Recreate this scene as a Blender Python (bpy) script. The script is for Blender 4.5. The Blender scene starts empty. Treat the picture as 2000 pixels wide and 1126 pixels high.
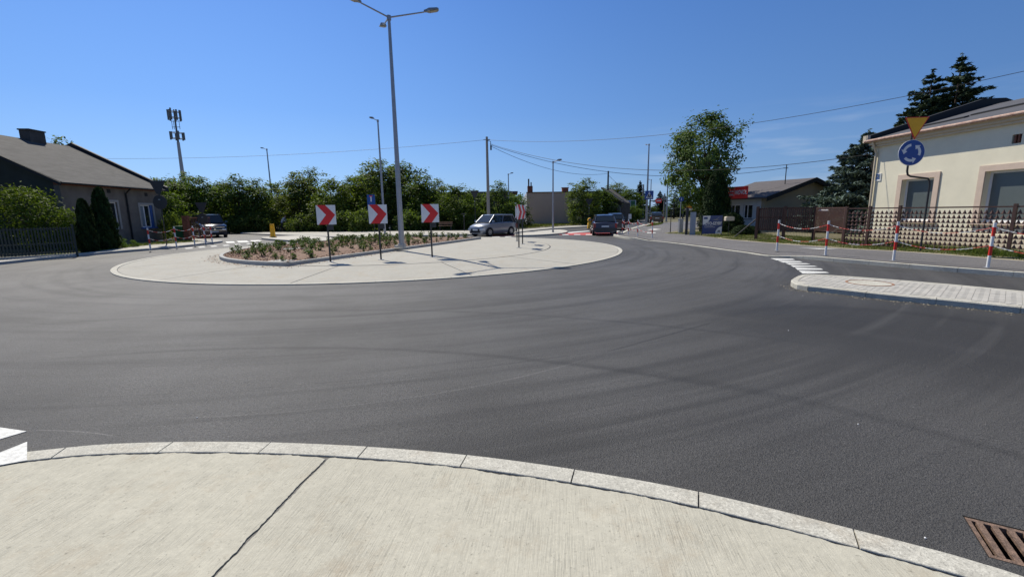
import bpy, math, random
import numpy as np
from mathutils import Vector, Matrix
from mathutils.geometry import delaunay_2d_cdt
PI = math.pi; R = math.radians
random.seed(7)
sc = bpy.context.scene
C = sc.collection

# ------------------------------------------------------------ camera
FPX = 860.0; CAMH = 1.75
PITCH = math.atan(149/860); ROLL = R(-0.85)
CRo, SRo = math.cos(ROLL), math.sin(ROLL); CPi, SPi = math.cos(PITCH), math.sin(PITCH)
cam = bpy.data.cameras.new('camera'); co = bpy.data.objects.new('camera', cam); C.objects.link(co)
cam.sensor_width = 36; cam.lens = 36*FPX/2000; cam.clip_end = 6000; cam.clip_start = .05
right = Vector((CRo, SRo*SPi, SRo*CPi)); up = Vector((-SRo, CRo*SPi, CRo*CPi)); fw = Vector((0, CPi, -SPi))
mt = Matrix((right, up, -fw)).transposed().to_4x4(); mt.translation = (0, 0, CAMH)
co.matrix_world = mt
sc.camera = co
# ------------------------------------------------------------ sky and sun
SUN_EL = R(51.5); SH = R(-54)                       # SH: direction shadows fall
sdir = Vector((-math.cos(SH)*math.cos(SUN_EL), -math.sin(SH)*math.cos(SUN_EL), math.sin(SUN_EL)))
w = bpy.data.worlds.new('World'); sc.world = w; w.use_nodes = True
nt = w.node_tree; bg = nt.nodes['Background']
sky = nt.nodes.new('ShaderNodeTexSky'); sky.sky_type = 'NISHITA'; sky.sun_disc = False
sky.sun_elevation = SUN_EL; sky.sun_rotation = math.atan2(sdir.x, sdir.y)
sky.air_density = 1.0; sky.dust_density = 0.35; sky.ozone_density = 3.2; sky.altitude = 100
# clear blue of the day: the physical sky blended with an even elevation gradient
_tc = nt.nodes.new('ShaderNodeTexCoord'); _sx = nt.nodes.new('ShaderNodeSeparateXYZ'); nt.links.new(_tc.outputs['Generated'], _sx.inputs[0])
_rp = nt.nodes.new('ShaderNodeValToRGB'); nt.links.new(_sx.outputs[2], _rp.inputs[0])
_e = _rp.color_ramp.elements; _e[0].position = 0.0; _e[0].color = (2.9,5.1,8.3,1); _e[1].position = 1.0; _e[1].color = (.95,1.85,4.1,1)
for _p,_c in ((.07,(2.2,4.45,8.5,1)),(.2,(1.30,3.3,7.9,1)),(.45,(.66,2.15,6.6,1))):
    _q = _rp.color_ramp.elements.new(_p); _q.color = _c
_mx = nt.nodes.new('ShaderNodeMix'); _mx.data_type = 'RGBA'; _mx.inputs[0].default_value = .78
nt.links.new(sky.outputs[0], _mx.inputs[6]); nt.links.new(_rp.outputs[0], _mx.inputs[7])
_dp = nt.nodes.new('ShaderNodeVectorMath'); _dp.operation = 'DOT_PRODUCT'; nt.links.new(_tc.outputs['Generated'], _dp.inputs[0])
_h = Vector((sdir.x, sdir.y, .25)).normalized(); _dp.inputs[1].default_value = tuple(_h)
_cl = nt.nodes.new('ShaderNodeMath'); _cl.operation = 'MAXIMUM'; nt.links.new(_dp.outputs['Value'], _cl.inputs[0]); _cl.inputs[1].default_value = 0
_pw = nt.nodes.new('ShaderNodeMath'); _pw.operation = 'POWER'; nt.links.new(_cl.outputs[0], _pw.inputs[0]); _pw.inputs[1].default_value = 5
_m1 = nt.nodes.new('ShaderNodeMath'); _m1.operation = 'MULTIPLY_ADD'; nt.links.new(_cl.outputs[0], _m1.inputs[0]); _m1.inputs[1].default_value = .33; _m1.inputs[2].default_value = .64
_m2 = nt.nodes.new('ShaderNodeMath'); _m2.operation = 'MULTIPLY_ADD'; nt.links.new(_pw.outputs[0], _m2.inputs[0]); _m2.inputs[1].default_value = .26; nt.links.new(_m1.outputs[0], _m2.inputs[2])
_vs = nt.nodes.new('ShaderNodeVectorMath'); _vs.operation = 'SCALE'; nt.links.new(_mx.outputs[2], _vs.inputs[0]); nt.links.new(_m2.outputs[0], _vs.inputs['Scale'])
# thin streaks of cloud low over the right horizon
_mp = nt.nodes.new('ShaderNodeMapping'); _mp.inputs['Scale'].default_value = (2.2,2.2,17); nt.links.new(_tc.outputs['Generated'], _mp.inputs[0])
_cn = nt.nodes.new('ShaderNodeTexNoise'); _cn.inputs['Scale'].default_value = 2.6; _cn.inputs['Detail'].default_value = 6; nt.links.new(_mp.outputs[0], _cn.inputs['Vector'])
def _mr(sock, a, b, c=0, d=1):
    q = nt.nodes.new('ShaderNodeMapRange'); q.inputs[1].default_value = a; q.inputs[2].default_value = b; q.inputs[3].default_value = c; q.inputs[4].default_value = d; nt.links.new(sock, q.inputs[0]); return q.outputs[0]
def _mul(a, b):
    q = nt.nodes.new('ShaderNodeMath'); q.operation = 'MULTIPLY'; nt.links.new(a, q.inputs[0])
    if isinstance(b, float): q.inputs[1].default_value = b
    else: nt.links.new(b, q.inputs[1])
    return q.outputs[0]
_cf = _mul(_mul(_mul(_mr(_cn.outputs['Fac'],.50,.74), _mr(_sx.outputs[2],.20,.09)), _mr(_sx.outputs[0],.15,.5)), .42)
_cm = nt.nodes.new('ShaderNodeMix'); _cm.data_type = 'RGBA'; nt.links.new(_cf, _cm.inputs[0]); nt.links.new(_vs.outputs[0], _cm.inputs[6]); _cm.inputs[7].default_value = (6.2,7.0,8.2,1)
nt.links.new(_cm.outputs[2], bg.inputs[0]); bg.inputs[1].default_value = 0.092
sl = bpy.data.lights.new('sun', 'SUN'); sl.energy = 5.0; sl.angle = R(.53); sl.color = (1, .93, .80)
so = bpy.data.objects.new('sun', sl); C.objects.link(so)
so.rotation_euler = (-sdir).to_track_quat('-Z', 'Y').to_euler(); so.location = (-30, 40, 60)
sc.view_settings.view_transform = 'Standard'; sc.view_settings.look = 'None'
sc.view_settings.exposure = 0.16; sc.view_settings.gamma = 1; sc.view_settings.use_curve_mapping = False
sc.render.engine = 'CYCLES'
sc.cycles.max_bounces = 6; sc.cycles.transparent_max_bounces = 6

# ------------------------------------------------------------ survey helpers: photo point -> place
def ray(px, py):
    u = (px-1000)/FPX; v = -(py-563)/FPX
    u, v = u*CRo - v*SRo, u*SRo + v*CRo
    return Vector((u, CPi+v*SPi, -SPi+v*CPi))
def G(px, py, z=0.0):
    d = ray(px, py); t = (z-CAMH)/d.z
    return Vector((d.x*t, d.y*t, z))
def Zt(px, py, Y):
    d = ray(px, py); t = Y/d.y
    return Vector((d.x*t, Y, CAMH+d.z*t))
def onplane(px, py, A, d):
    """vertical plane through A along 2D unit d: (distance along, height)"""
    r = ray(px, py); n = (-d[1], d[0])
    t = (A[0]*n[0]+A[1]*n[1])/(r.x*n[0]+r.y*n[1])
    x, y = r.x*t, r.y*t
    return ((x-A[0])*d[0]+(y-A[1])*d[1], CAMH+r.z*t)

# ------------------------------------------------------------ mesh builder
class MB:
    def __init__(s): s.v = []; s.f = []; s.m = []
    def add(s, vs, fs, m=0):
        b = len(s.v); s.v += [tuple(v) for v in vs]
        s.f += [tuple(b+i for i in f) for f in fs]; s.m += [m]*len(fs); return s
    def box(s, x0, x1, y0, y1, z0, z1, m=0):
        return s.add([(x0,y0,z0),(x1,y0,z0),(x1,y1,z0),(x0,y1,z0),(x0,y0,z1),(x1,y0,z1),(x1,y1,z1),(x0,y1,z1)],
              [(0,3,2,1),(4,5,6,7),(0,1,5,4),(1,2,6,5),(2,3,7,6),(3,0,4,7)], m)
    def prism(s, poly, z0, z1, m=0, ms=None):
        n = len(poly); a = sum(poly[i][0]*poly[(i+1)%n][1]-poly[(i+1)%n][0]*poly[i][1] for i in range(n))
        if a < 0: poly = poly[::-1]
        vs = [(p[0],p[1],z0) for p in poly]+[(p[0],p[1],z1) for p in poly]
        s.add(vs, [tuple(range(n,2*n)), tuple(range(n-1,-1,-1))], m)
        b = len(s.v)-2*n
        for i in range(n):
            j = (i+1) % n; s.f.append((b+i,b+j,b+n+j,b+n+i)); s.m.append(m if ms is None else ms)
        return s
    def hull(s, pts8, m=0):
        return s.add(pts8, [(0,3,2,1),(4,5,6,7),(0,1,5,4),(1,2,6,5),(2,3,7,6),(3,0,4,7)], m)
    def tube(s, p0, p1, r0, r1=None, n=10, m=0, cap=True):
        return s.path([p0, p1], [r0, r0 if r1 is None else r1], n, m, cap)
    def path(s, pts, r, n=8, m=0, cap=True, ms=None):
        pts = [Vector(p) for p in pts]; k = len(pts)
        if not hasattr(r, '__len__'): r = [r]*k
        b = len(s.v); prev = None
        for i, p in enumerate(pts):
            t = (pts[min(i+1,k-1)]-pts[max(i-1,0)])
            if t.length < 1e-9: t = Vector((0,0,1))
            t.normalize()
            if prev is None:
                a = t.orthogonal().normalized()
            else:
                a = prev - t*prev.dot(t)
                a = a.normalized() if a.length > 1e-6 else t.orthogonal().normalized()
            prev = a; c = t.cross(a)
            for j in range(n):
                th = 2*PI*j/n; q = p+(a*math.cos(th)+c*math.sin(th))*r[i]; s.v.append(tuple(q))
        for i in range(k-1):
            for j in range(n):
                j2 = (j+1) % n
                s.f.append((b+i*n+j, b+i*n+j2, b+(i+1)*n+j2, b+(i+1)*n+j)); s.m.append(ms[i] if ms else m)
        if cap:
            s.f.append(tuple(b+j for j in range(n-1,-1,-1))); s.m.append(ms[0] if ms else m)
            s.f.append(tuple(b+(k-1)*n+j for j in range(n))); s.m.append(ms[-1] if ms else m)
        return s
    def xz(s, poly, y0, y1, m=0):
        """extrude polygon given in x,z between y0 and y1"""
        n = len(poly); a = sum(poly[i][0]*poly[(i+1)%n][1]-poly[(i+1)%n][0]*poly[i][1] for i in range(n))
        if a < 0: poly = poly[::-1]
        vs = [(p[0],y0,p[1]) for p in poly]+[(p[0],y1,p[1]) for p in poly]
        return s.add(vs, [tuple(range(n)), tuple(range(2*n-1,n-1,-1))]+[(i,n+i,n+(i+1)%n,(i+1)%n) for i in range(n)], m)
    def yz(s, poly, x0, x1, m=0):
        n = len(poly); a = sum(poly[i][0]*poly[(i+1)%n][1]-poly[(i+1)%n][0]*poly[i][1] for i in range(n))
        if a < 0: poly = poly[::-1]
        vs = [(x0,p[0],p[1]) for p in poly]+[(x1,p[0],p[1]) for p in poly]
        return s.add(vs, [tuple(range(n-1,-1,-1)), tuple(range(n,2*n))]+[(i,(i+1)%n,n+(i+1)%n,n+i) for i in range(n)], m)
    def wall(s, x0, x1, z0, z1, holes, y0, y1, m=0, mr=None):
        """wall in the local xz plane from y0 (outside) to y1 with real openings"""
        mr = m if mr is None else mr
        xs = sorted({x0,x1,*[h[0] for h in holes],*[h[1] for h in holes]})
        zs = sorted({z0,z1,*[h[2] for h in holes],*[h[3] for h in holes]})
        for i in range(len(xs)-1):
            for j in range(len(zs)-1):
                a,b,c,d = xs[i],xs[i+1],zs[j],zs[j+1]
                if any(h[0]<=a+1e-6 and h[1]>=b-1e-6 and h[2]<=c+1e-6 and h[3]>=d-1e-6 for h in holes): continue
                s.add([(a,y0,c),(b,y0,c),(b,y0,d),(a,y0,d)], [(0,1,2,3)], m)
                s.add([(a,y1,c),(b,y1,c),(b,y1,d),(a,y1,d)], [(3,2,1,0)], m)
        s.add([(x0,y0,z0),(x0,y1,z0),(x0,y1,z1),(x0,y0,z1)],[(3,2,1,0)],m); s.add([(x1,y0,z0),(x1,y1,z0),(x1,y1,z1),(x1,y0,z1)],[(0,1,2,3)],m); s.add([(x0,y0,z1),(x1,y0,z1),(x1,y1,z1),(x0,y1,z1)],[(0,1,2,3)],m)
        for (a,b,c,d) in holes:
            s.add([(a,y0,c),(a,y1,c),(a,y1,d),(a,y0,d)], [(0,1,2,3)], mr)
            s.add([(b,y0,c),(b,y1,c),(b,y1,d),(b,y0,d)], [(3,2,1,0)], mr)
            s.add([(a,y0,c),(b,y0,c),(b,y1,c),(a,y1,c)], [(0,1,2,3)], mr)
            s.add([(a,y0,d),(b,y0,d),(b,y1,d),(a,y1,d)], [(3,2,1,0)], mr)
        return s
    def mesh(s, name, mats, smooth=False):
        me = bpy.data.meshes.new(name); me.from_pydata(s.v, [], s.f)
        for mm in (mats if isinstance(mats, (list,tuple)) else [mats]): me.materials.append(mm)
        if max(s.m or [0]) > 0: me.polygons.foreach_set('material_index', s.m)
        if smooth:
            me.polygons.foreach_set('use_smooth', [True]*len(me.polygons))
            try: me.set_sharp_from_angle(angle=R(40))
            except Exception: pass
        me.update(); return me
def link(name, me, parent=None, loc=(0,0,0), rz=0.0):
    o = bpy.data.objects.new(name, me); C.objects.link(o); o.parent = parent; o.location = loc; o.rotation_euler = (0,0,rz); return o
def put(name, mb, mats, parent=None, loc=(0,0,0), rz=0.0, smooth=False):
    return link(name, mb.mesh(name, mats, smooth), parent, loc, rz)
def tag(o, label=None, cat=None, group=None, kind=None):
    if label: o['label'] = label
    if cat: o['category'] = cat
    if group: o['group'] = group
    if kind: o['kind'] = kind
    return o
def thing(name, label, cat, loc=(0,0,0), rz=0.0, group=None):
    o = bpy.data.objects.new(name, None); C.objects.link(o); o.empty_display_size = .2
    o.location = loc; o.rotation_euler = (0,0,rz); return tag(o, label, cat, group)
def copy_tree(o, loc=None, rz=None, label=None, scale=None, parent=None):
    c = o.copy(); C.objects.link(c); c.parent = parent
    if loc is not None: c.location = loc
    if rz is not None: c.rotation_euler = (0,0,rz)
    if scale is not None: c.scale = scale
    if label: c['label'] = label
    for ch in KIDS.get(o.name, None) or [q for q in bpy.data.objects if q.parent == o]:
        copy_tree(ch, parent=c)
    return c
KIDS = {}

# ------------------------------------------------------------ materials
def mat(name, col, rough=.8, metal=0, spec=.5, var=.12, scale=6.0, bump=0.0, bscale=60.0, det=4, col2=None, alpha=None, coat=0, objvar=0.0, stretch=None):
    m = bpy.data.materials.new(name); m.use_nodes = True; n = m.node_tree.nodes; L = m.node_tree.links
    b = n['Principled BSDF']; b.inputs['Roughness'].default_value = rough; b.inputs['Metallic'].default_value = metal
    b.inputs['Specular IOR Level'].default_value = spec; b.inputs['Coat Weight'].default_value = coat
    tc = n.new('ShaderNodeTexCoord'); src = tc.outputs['Object']
    if stretch:
        mp = n.new('ShaderNodeMapping'); mp.inputs['Scale'].default_value = stretch; L.new(src, mp.inputs[0]); src = mp.outputs[0]
    t = n.new('ShaderNodeTexNoise'); t.inputs['Scale'].default_value = scale; t.inputs['Detail'].default_value = det; t.inputs['Roughness'].default_value = .65
    L.new(src, t.inputs['Vector'])
    r = n.new('ShaderNodeValToRGB'); r.color_ramp.elements[0].position = .3; r.color_ramp.elements[1].position = .72
    c2 = col2 or tuple(min(1, c*(1+var)) for c in col)
    r.color_ramp.elements[0].color = (*[c*(1-var) for c in col], 1); r.color_ramp.elements[1].color = (*c2, 1)
    L.new(t.outputs['Fac'], r.inputs[0]); out = r.outputs[0]
    if objvar:
        oi = n.new('ShaderNodeObjectInfo'); hs = n.new('ShaderNodeHueSaturation')
        mr = n.new('ShaderNodeMapRange'); mr.inputs['To Min'].default_value = 1-objvar; mr.inputs['To Max'].default_value = 1+objvar
        L.new(oi.outputs['Random'], mr.inputs[0]); L.new(mr.outputs[0], hs.inputs['Value']); L.new(out, hs.inputs['Color']); out = hs.outputs[0]
    L.new(out, b.inputs['Base Color'])
    if bump:
        t2 = n.new('ShaderNodeTexNoise'); t2.inputs['Scale'].default_value = bscale; t2.inputs['Detail'].default_value = 3
        L.new(src, t2.inputs['Vector']); bp = n.new('ShaderNodeBump'); bp.inputs['Strength'].default_value = bump; bp.inputs['Distance'].default_value = .01
        L.new(t2.outputs['Fac'], bp.inputs['Height']); L.new(bp.outputs[0], b.inputs['Normal'])
    return m
def fmath(nt, op, a, b=None, c=None):
    n = nt.nodes.new('ShaderNodeMath'); n.operation = op
    for i, x in enumerate((a, b, c)):
        if x is None: continue
        if isinstance(x, (int, float)): n.inputs[i].default_value = x
        else: nt.links.new(x, n.inputs[i])
    return n.outputs[0]
def mixc(nt, f, a, b, typ='MIX'):
    n = nt.nodes.new('ShaderNodeMix'); n.data_type = 'RGBA'; n.blend_type = typ
    for k, x in ((0, f), (6, a), (7, b)):
        if isinstance(x, (int, float)): n.inputs[k].default_value = x
        elif isinstance(x, tuple): n.inputs[k].default_value = (*x, 1) if len(x) == 3 else x
        else: nt.links.new(x, n.inputs[k])
    return n.outputs[2]
def noise(nt, vec, scale, det=3, rough=.6):
    n = nt.nodes.new('ShaderNodeTexNoise'); n.inputs['Scale'].default_value = scale; n.inputs['Detail'].default_value = det; n.inputs['Roughness'].default_value = rough
    nt.links.new(vec, n.inputs['Vector']); return n.outputs['Fac']
def ramp(nt, f, a, b):
    n = nt.nodes.new('ShaderNodeMapRange'); n.inputs['From Min'].default_value = a; n.inputs['From Max'].default_value = b
    nt.links.new(f, n.inputs[0]); return n.outputs[0]
RC = (-5.479, 21.685); RR = 10.62                      # roundabout centre and apron radius
def circle3(a, b, c):
    ax,ay,bx,by,cx,cy = a[0],a[1],b[0],b[1],c[0],c[1]
    d = 2*(ax*(by-cy)+bx*(cy-ay)+cx*(ay-by))
    ux = ((ax*ax+ay*ay)*(by-cy)+(bx*bx+by*by)*(cy-ay)+(cx*cx+cy*cy)*(ay-by))/d
    uy = ((ax*ax+ay*ay)*(cx-bx)+(bx*bx+by*by)*(ax-cx)+(cx*cx+cy*cy)*(bx-ax))/d
    return ux, uy, math.hypot(ax-ux, ay-uy)
def asphalt_mat(name, base=(.049,.0475,.0455), marks=True, rough=.62):
    m = bpy.data.materials.new(name); m.use_nodes = True; t = m.node_tree; n = t.nodes; L = t.links
    b = n['Principled BSDF']; geo = n.new('ShaderNodeNewGeometry'); P = geo.outputs['Position']
    fine = noise(t, P, 62, 3, .8); mid = noise(t, P, 9, 4, .7); big = noise(t, P, .45, 4, .6)
    vor = n.new('ShaderNodeTexVoronoi'); vor.inputs['Scale'].default_value = 120; L.new(P, vor.inputs['Vector'])
    c = mixc(t, ramp(t, fine, .38, .66), tuple(x*.35 for x in base), tuple(x*1.9 for x in base))
    c = mixc(t, fmath(t,'MULTIPLY',ramp(t, noise(t, P, 30, 3, .85), .46, .62),.55), c, tuple(x*2.0 for x in base))
    c = mixc(t, fmath(t,'MULTIPLY',ramp(t, noise(t, P, 16, 3, .85), .52, .64),.35), c, tuple(x*.35 for x in base))
    c = mixc(t, fmath(t, 'MULTIPLY', ramp(t, mid, .35, .75), .35), c, tuple(x*1.5 for x in base))
    c = mixc(t, fmath(t, 'MULTIPLY', ramp(t, big, .35, .7), .45), c, tuple(x*.62 for x in base))
    spk = noise(t, P, 60, 1, .5)
    c = mixc(t, fmath(t, 'MULTIPLY', ramp(t, spk, .72, .8), .6), c, (.26,.26,.25))
    if marks:
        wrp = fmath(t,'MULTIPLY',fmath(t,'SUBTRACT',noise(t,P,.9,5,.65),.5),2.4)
        for (qx,qy),rad,mul,stg in (((1800,645),3.0,.42,1.0),((1520,610),1.8,.55,.7),((1240,500),7.0,1.45,.45),((250,610),7.5,1.35,.5),((1180,770),1.3,1.35,.5),((960,840),.8,.6,.5),((560,760),1.8,1.3,.4),((1650,900),1.2,.75,.5),((1850,780),1.8,1.25,.4)):  # asphalt tone patches; the wide left one paints sun glare into the colour
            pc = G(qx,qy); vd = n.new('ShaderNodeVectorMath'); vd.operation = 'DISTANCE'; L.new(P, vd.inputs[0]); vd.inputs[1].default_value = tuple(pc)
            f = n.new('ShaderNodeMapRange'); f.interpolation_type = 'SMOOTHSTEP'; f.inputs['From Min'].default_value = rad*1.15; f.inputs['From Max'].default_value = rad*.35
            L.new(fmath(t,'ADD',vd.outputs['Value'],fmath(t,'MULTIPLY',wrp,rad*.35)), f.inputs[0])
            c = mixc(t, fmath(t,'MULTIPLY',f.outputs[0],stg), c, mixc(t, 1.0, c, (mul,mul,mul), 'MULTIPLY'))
        sx = n.new('ShaderNodeSeparateXYZ'); L.new(P, sx.inputs[0]); X, Y = sx.outputs[0], sx.outputs[1]
        wob = fmath(t, 'MULTIPLY', fmath(t, 'SUBTRACT', noise(t, P, .8, 2), .5), .25)
        # wheel-polished lanes circling the island
        dx = fmath(t,'SUBTRACT',X,RC[0]); dy = fmath(t,'SUBTRACT',Y,RC[1])
        rr = fmath(t,'SQRT',fmath(t,'ADD',fmath(t,'MULTIPLY',dx,dx),fmath(t,'MULTIPLY',dy,dy)))
        th = fmath(t,'ARCTAN2',dy,dx)
        cv = n.new('ShaderNodeCombineXYZ'); L.new(fmath(t,'MULTIPLY',rr,1.9),cv.inputs[0]); L.new(fmath(t,'MULTIPLY',th,1.2),cv.inputs[1])
        lane = noise(t, cv.outputs[0], 1.0, 4, .65)
        c = mixc(t, fmath(t,'MULTIPLY',ramp(t,lane,.5,.64),.75), c, tuple(x*.5 for x in base))
        c = mixc(t, fmath(t,'MULTIPLY',ramp(t,lane,.47,.32),.45), c, tuple(x*1.7 for x in base))
        arcs = [((250,690),(760,682),(1500,772),.05,.5,.55),((0,640),(800,606),(1420,650),.06,.42,.55),((1090,706),(1600,790),(2000,893),.07,.32,.6),
                ((1290,520),(1335,508),(1300,492),.03,.4,.6),((1180,560),(1330,548),(1425,505),.03,.5,.6),((900,640),(1400,600),(1500,560),.1,.3,.6),
                ((600,800),(850,768),(1180,688),.012,.6,1.6),((1180,688),(1300,655),(1400,627),.02,.6,.4),((1400,627),(1600,600),(1990,640),.15,.35,.5),
                ((1300,610),(1600,640),(2000,700),.14,.4,1.35),((0,590),(300,575),(700,600),.2,.25,.6),((60,840),(150,842),(226,851),.006,.4,3)]
        for a, bb, cc, wd, st, mul in arcs:
            ux, uy, ur = circle3(G(*a), G(*bb), G(*cc))
            ex = fmath(t,'SUBTRACT',X,ux); ey = fmath(t,'SUBTRACT',Y,uy)
            d = fmath(t,'ABSOLUTE',fmath(t,'ADD',fmath(t,'SUBTRACT',fmath(t,'SQRT',fmath(t,'ADD',fmath(t,'MULTIPLY',ex,ex),fmath(t,'MULTIPLY',ey,ey))),ur),fmath(t,'MULTIPLY',wob,.12)))
            f = n.new('ShaderNodeMapRange'); f.inputs['From Min'].default_value = wd*1.6; f.inputs['From Max'].default_value = wd*.3; L.new(d, f.inputs[0])
            # limit each mark to its stretch
            mid_ = G(*bb); half = max((G(*a)-mid_).length, (G(*cc)-mid_).length)
            gx = fmath(t,'SUBTRACT',X,mid_.x); gy = fmath(t,'SUBTRACT',Y,mid_.y)
            q = fmath(t,'SQRT',fmath(t,'ADD',fmath(t,'MULTIPLY',gx,gx),fmath(t,'MULTIPLY',gy,gy)))
            f2 = n.new('ShaderNodeMapRange'); f2.inputs['From Min'].default_value = half*1.05; f2.inputs['From Max'].default_value = half*.75; L.new(q, f2.inputs[0])
            fac = fmath(t,'MULTIPLY',fmath(t,'MULTIPLY',f.outputs[0],f2.outputs[0]),fmath(t,'MULTIPLY',ramp(t,mid,.0,.45),min(1,st*1.5)))
            c = mixc(t, fac, c, mixc(t, 1.0, c, (mul*.85,mul*.85,mul*.85) if mul<1 else (mul,mul,mul), 'MULTIPLY'))
        for sr_,sw_ in ((14.35,.016),(17.6,.014)):
            d = fmath(t,'ABSOLUTE',fmath(t,'ADD',fmath(t,'SUBTRACT',rr,sr_),fmath(t,'MULTIPLY',wob,.10)))
            f = n.new('ShaderNodeMapRange'); f.inputs['From Min'].default_value = sw_*1.6; f.inputs['From Max'].default_value = sw_*.4; L.new(d, f.inputs[0])
            c = mixc(t, fmath(t,'MULTIPLY',f.outputs[0],fmath(t,'MULTIPLY',ramp(t,noise(t,P,1.3,3),.35,.6),.6)), c, tuple(x*.4 for x in base))
        dv_ = n.new('ShaderNodeTexVoronoi'); dv_.inputs['Scale'].default_value = .8; L.new(P, dv_.inputs['Vector'])
        f = n.new('ShaderNodeMapRange'); f.inputs['From Min'].default_value = .10; f.inputs['From Max'].default_value = .03; L.new(fmath(t,'ADD',dv_.outputs['Distance'],fmath(t,'MULTIPLY',wob,.35)), f.inputs[0])
        c = mixc(t, fmath(t,'MULTIPLY',f.outputs[0],.35), c, tuple(x*.45 for x in base))
    L.new(c, b.inputs['Base Color'])
    rv = n.new('ShaderNodeMapRange'); rv.inputs['To Min'].default_value = rough-.1; rv.inputs['To Max'].default_value = rough+.14; L.new(big, rv.inputs[0])
    L.new(rv.outputs[0], b.inputs['Roughness']); b.inputs['Specular IOR Level'].default_value = .42
    bp = n.new('ShaderNodeBump'); bp.inputs['Strength'].default_value = .9; bp.inputs['Distance'].default_value = .010
    L.new(fmath(t,'ADD',fine,fmath(t,'MULTIPLY',vor.outputs['Distance'],.5)), bp.inputs['Height']); L.new(bp.outputs[0], b.inputs['Normal'])
    return m
def concrete_mat(name, base, broom=0, bdir=(1,0), stain=(.33,.27,.19), speck=0):
    m = bpy.data.materials.new(name); m.use_nodes = True; t = m.node_tree; n = t.nodes; L = t.links
    b = n['Principled BSDF']; geo = n.new('ShaderNodeNewGeometry'); P = geo.outputs['Position']
    big = noise(t, P, 1.1, 5, .65); mid = noise(t, P, 14, 4, .7); fine = noise(t, P, 140, 2, .6)
    c = mixc(t, ramp(t, mid, .3, .7), tuple(x*.9 for x in base), tuple(x*1.08 for x in base))
    c = mixc(t, fmath(t,'MULTIPLY',ramp(t, big, .42, .72),.5), c, tuple(x*.80 for x in base))
    st = noise(t, P, 1.9, 6, .75); c = mixc(t, fmath(t,'MULTIPLY',ramp(t, st, .52, .72),.6), c, stain)
    c = mixc(t, fmath(t,'MULTIPLY',ramp(t, noise(t,P,42,3,.75), .60, .72),.75), c, tuple(x*.42 for x in base))
    c = mixc(t, fmath(t,'MULTIPLY',ramp(t, noise(t,P,60,3,.75), .45, .32),.35), c, tuple(min(1,x*1.35) for x in base))
    if speck:
        sp1 = noise(t, P, 75, 2, .8); c = mixc(t, fmath(t,'MULTIPLY',ramp(t, sp1, .55, .66),.6), c, tuple(x*.42 for x in base)); c = mixc(t, fmath(t,'MULTIPLY',ramp(t, sp1, .45, .34),.6), c, tuple(min(1,x*1.55) for x in base))
        c = mixc(t, fmath(t,'MULTIPLY',ramp(t, noise(t,P,5,5,.7), .5, .72),.45), c, tuple(x*.55 for x in base))
    h = fmath(t,'MULTIPLY',fine,.5)
    h = fmath(t,'ADD',h,fmath(t,'MULTIPLY',mid,1.2))
    if broom:
        mp = n.new('ShaderNodeMapping'); mp.vector_type = 'POINT'; L.new(P, mp.inputs[0])
        mp.inputs['Rotation'].default_value = (0,0,-math.atan2(bdir[1],bdir[0])); 
        mp2 = n.new('ShaderNodeMapping'); L.new(mp.outputs[0], mp2.inputs[0]); mp2.inputs['Scale'].default_value = (4.5, 95, 1)
        g = noise(t, mp2.outputs[0], 1.0, 3, .7)
        patch = ramp(t, noise(t, P, 1.5, 4, .7), .36, .62)
        c = mixc(t, fmath(t,'MULTIPLY',fmath(t,'MULTIPLY',ramp(t, g, .52, .66),broom),patch), c, tuple(x*.52 for x in base))
        c = mixc(t, fmath(t,'MULTIPLY',fmath(t,'MULTIPLY',ramp(t, g, .46, .34),broom*.5),patch), c, tuple(min(1,x*1.25) for x in base))
        h = fmath(t,'ADD',h,fmath(t,'MULTIPLY',g,fmath(t,'MULTIPLY',patch,-3.0)))
    L.new(c, b.inputs['Base Color']); b.inputs['Roughness'].default_value = .85; b.inputs['Specular IOR Level'].default_value = .25
    bp = n.new('ShaderNodeBump'); bp.inputs['Strength'].default_value = .6; bp.inputs['Distance'].default_value = .004
    L.new(h, bp.inputs['Height']); L.new(bp.outputs[0], b.inputs['Normal'])
    return m
def leaf_mat(name, c1, c2, trans=.35, rough=.5):
    m = bpy.data.materials.new(name); m.use_nodes = True; t = m.node_tree; n = t.nodes; L = t.links
    b = n['Principled BSDF']; geo = n.new('ShaderNodeNewGeometry')
    f = noise(t, geo.outputs['Position'], 3.1, 3, .7); oi = n.new('ShaderNodeObjectInfo')
    c = mixc(t, ramp(t, f, .3, .7), c1, c2)
    rnd = n.new('ShaderNodeMapRange'); rnd.inputs['To Min'].default_value = .7; rnd.inputs['To Max'].default_value = 1.3
    L.new(geo.outputs['Random Per Island'], rnd.inputs[0])
    hs = n.new('ShaderNodeHueSaturation'); L.new(c, hs.inputs['Color']); L.new(rnd.outputs[0], hs.inputs['Value'])
    hr = n.new('ShaderNodeMapRange'); hr.inputs['To Min'].default_value = .48; hr.inputs['To Max'].default_value = .515; L.new(oi.outputs['Random'], hr.inputs[0]); L.new(hr.outputs[0], hs.inputs['Hue'])
    L.new(hs.outputs[0], b.inputs['Base Color']); b.inputs['Roughness'].default_value = max(rough,.6); b.inputs['Specular IOR Level'].default_value = .12
    tr = n.new('ShaderNodeBsdfTranslucent'); L.new(mixc(t, 1.0, hs.outputs[0], (1.0,1.0,.35), 'MULTIPLY'), tr.inputs[0])
    mx = n.new('ShaderNodeMixShader'); mx.inputs[0].default_value = trans
    L.new(b.outputs[0], mx.inputs[1]); L.new(tr.outputs[0], mx.inputs[2]); L.new(mx.outputs[0], n['Material Output'].inputs[0])
    return m
def glass_mat(name, col=(.02,.025,.03), rough=.05):
    return mat(name, col, rough=rough, spec=.8, var=.05)

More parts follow.
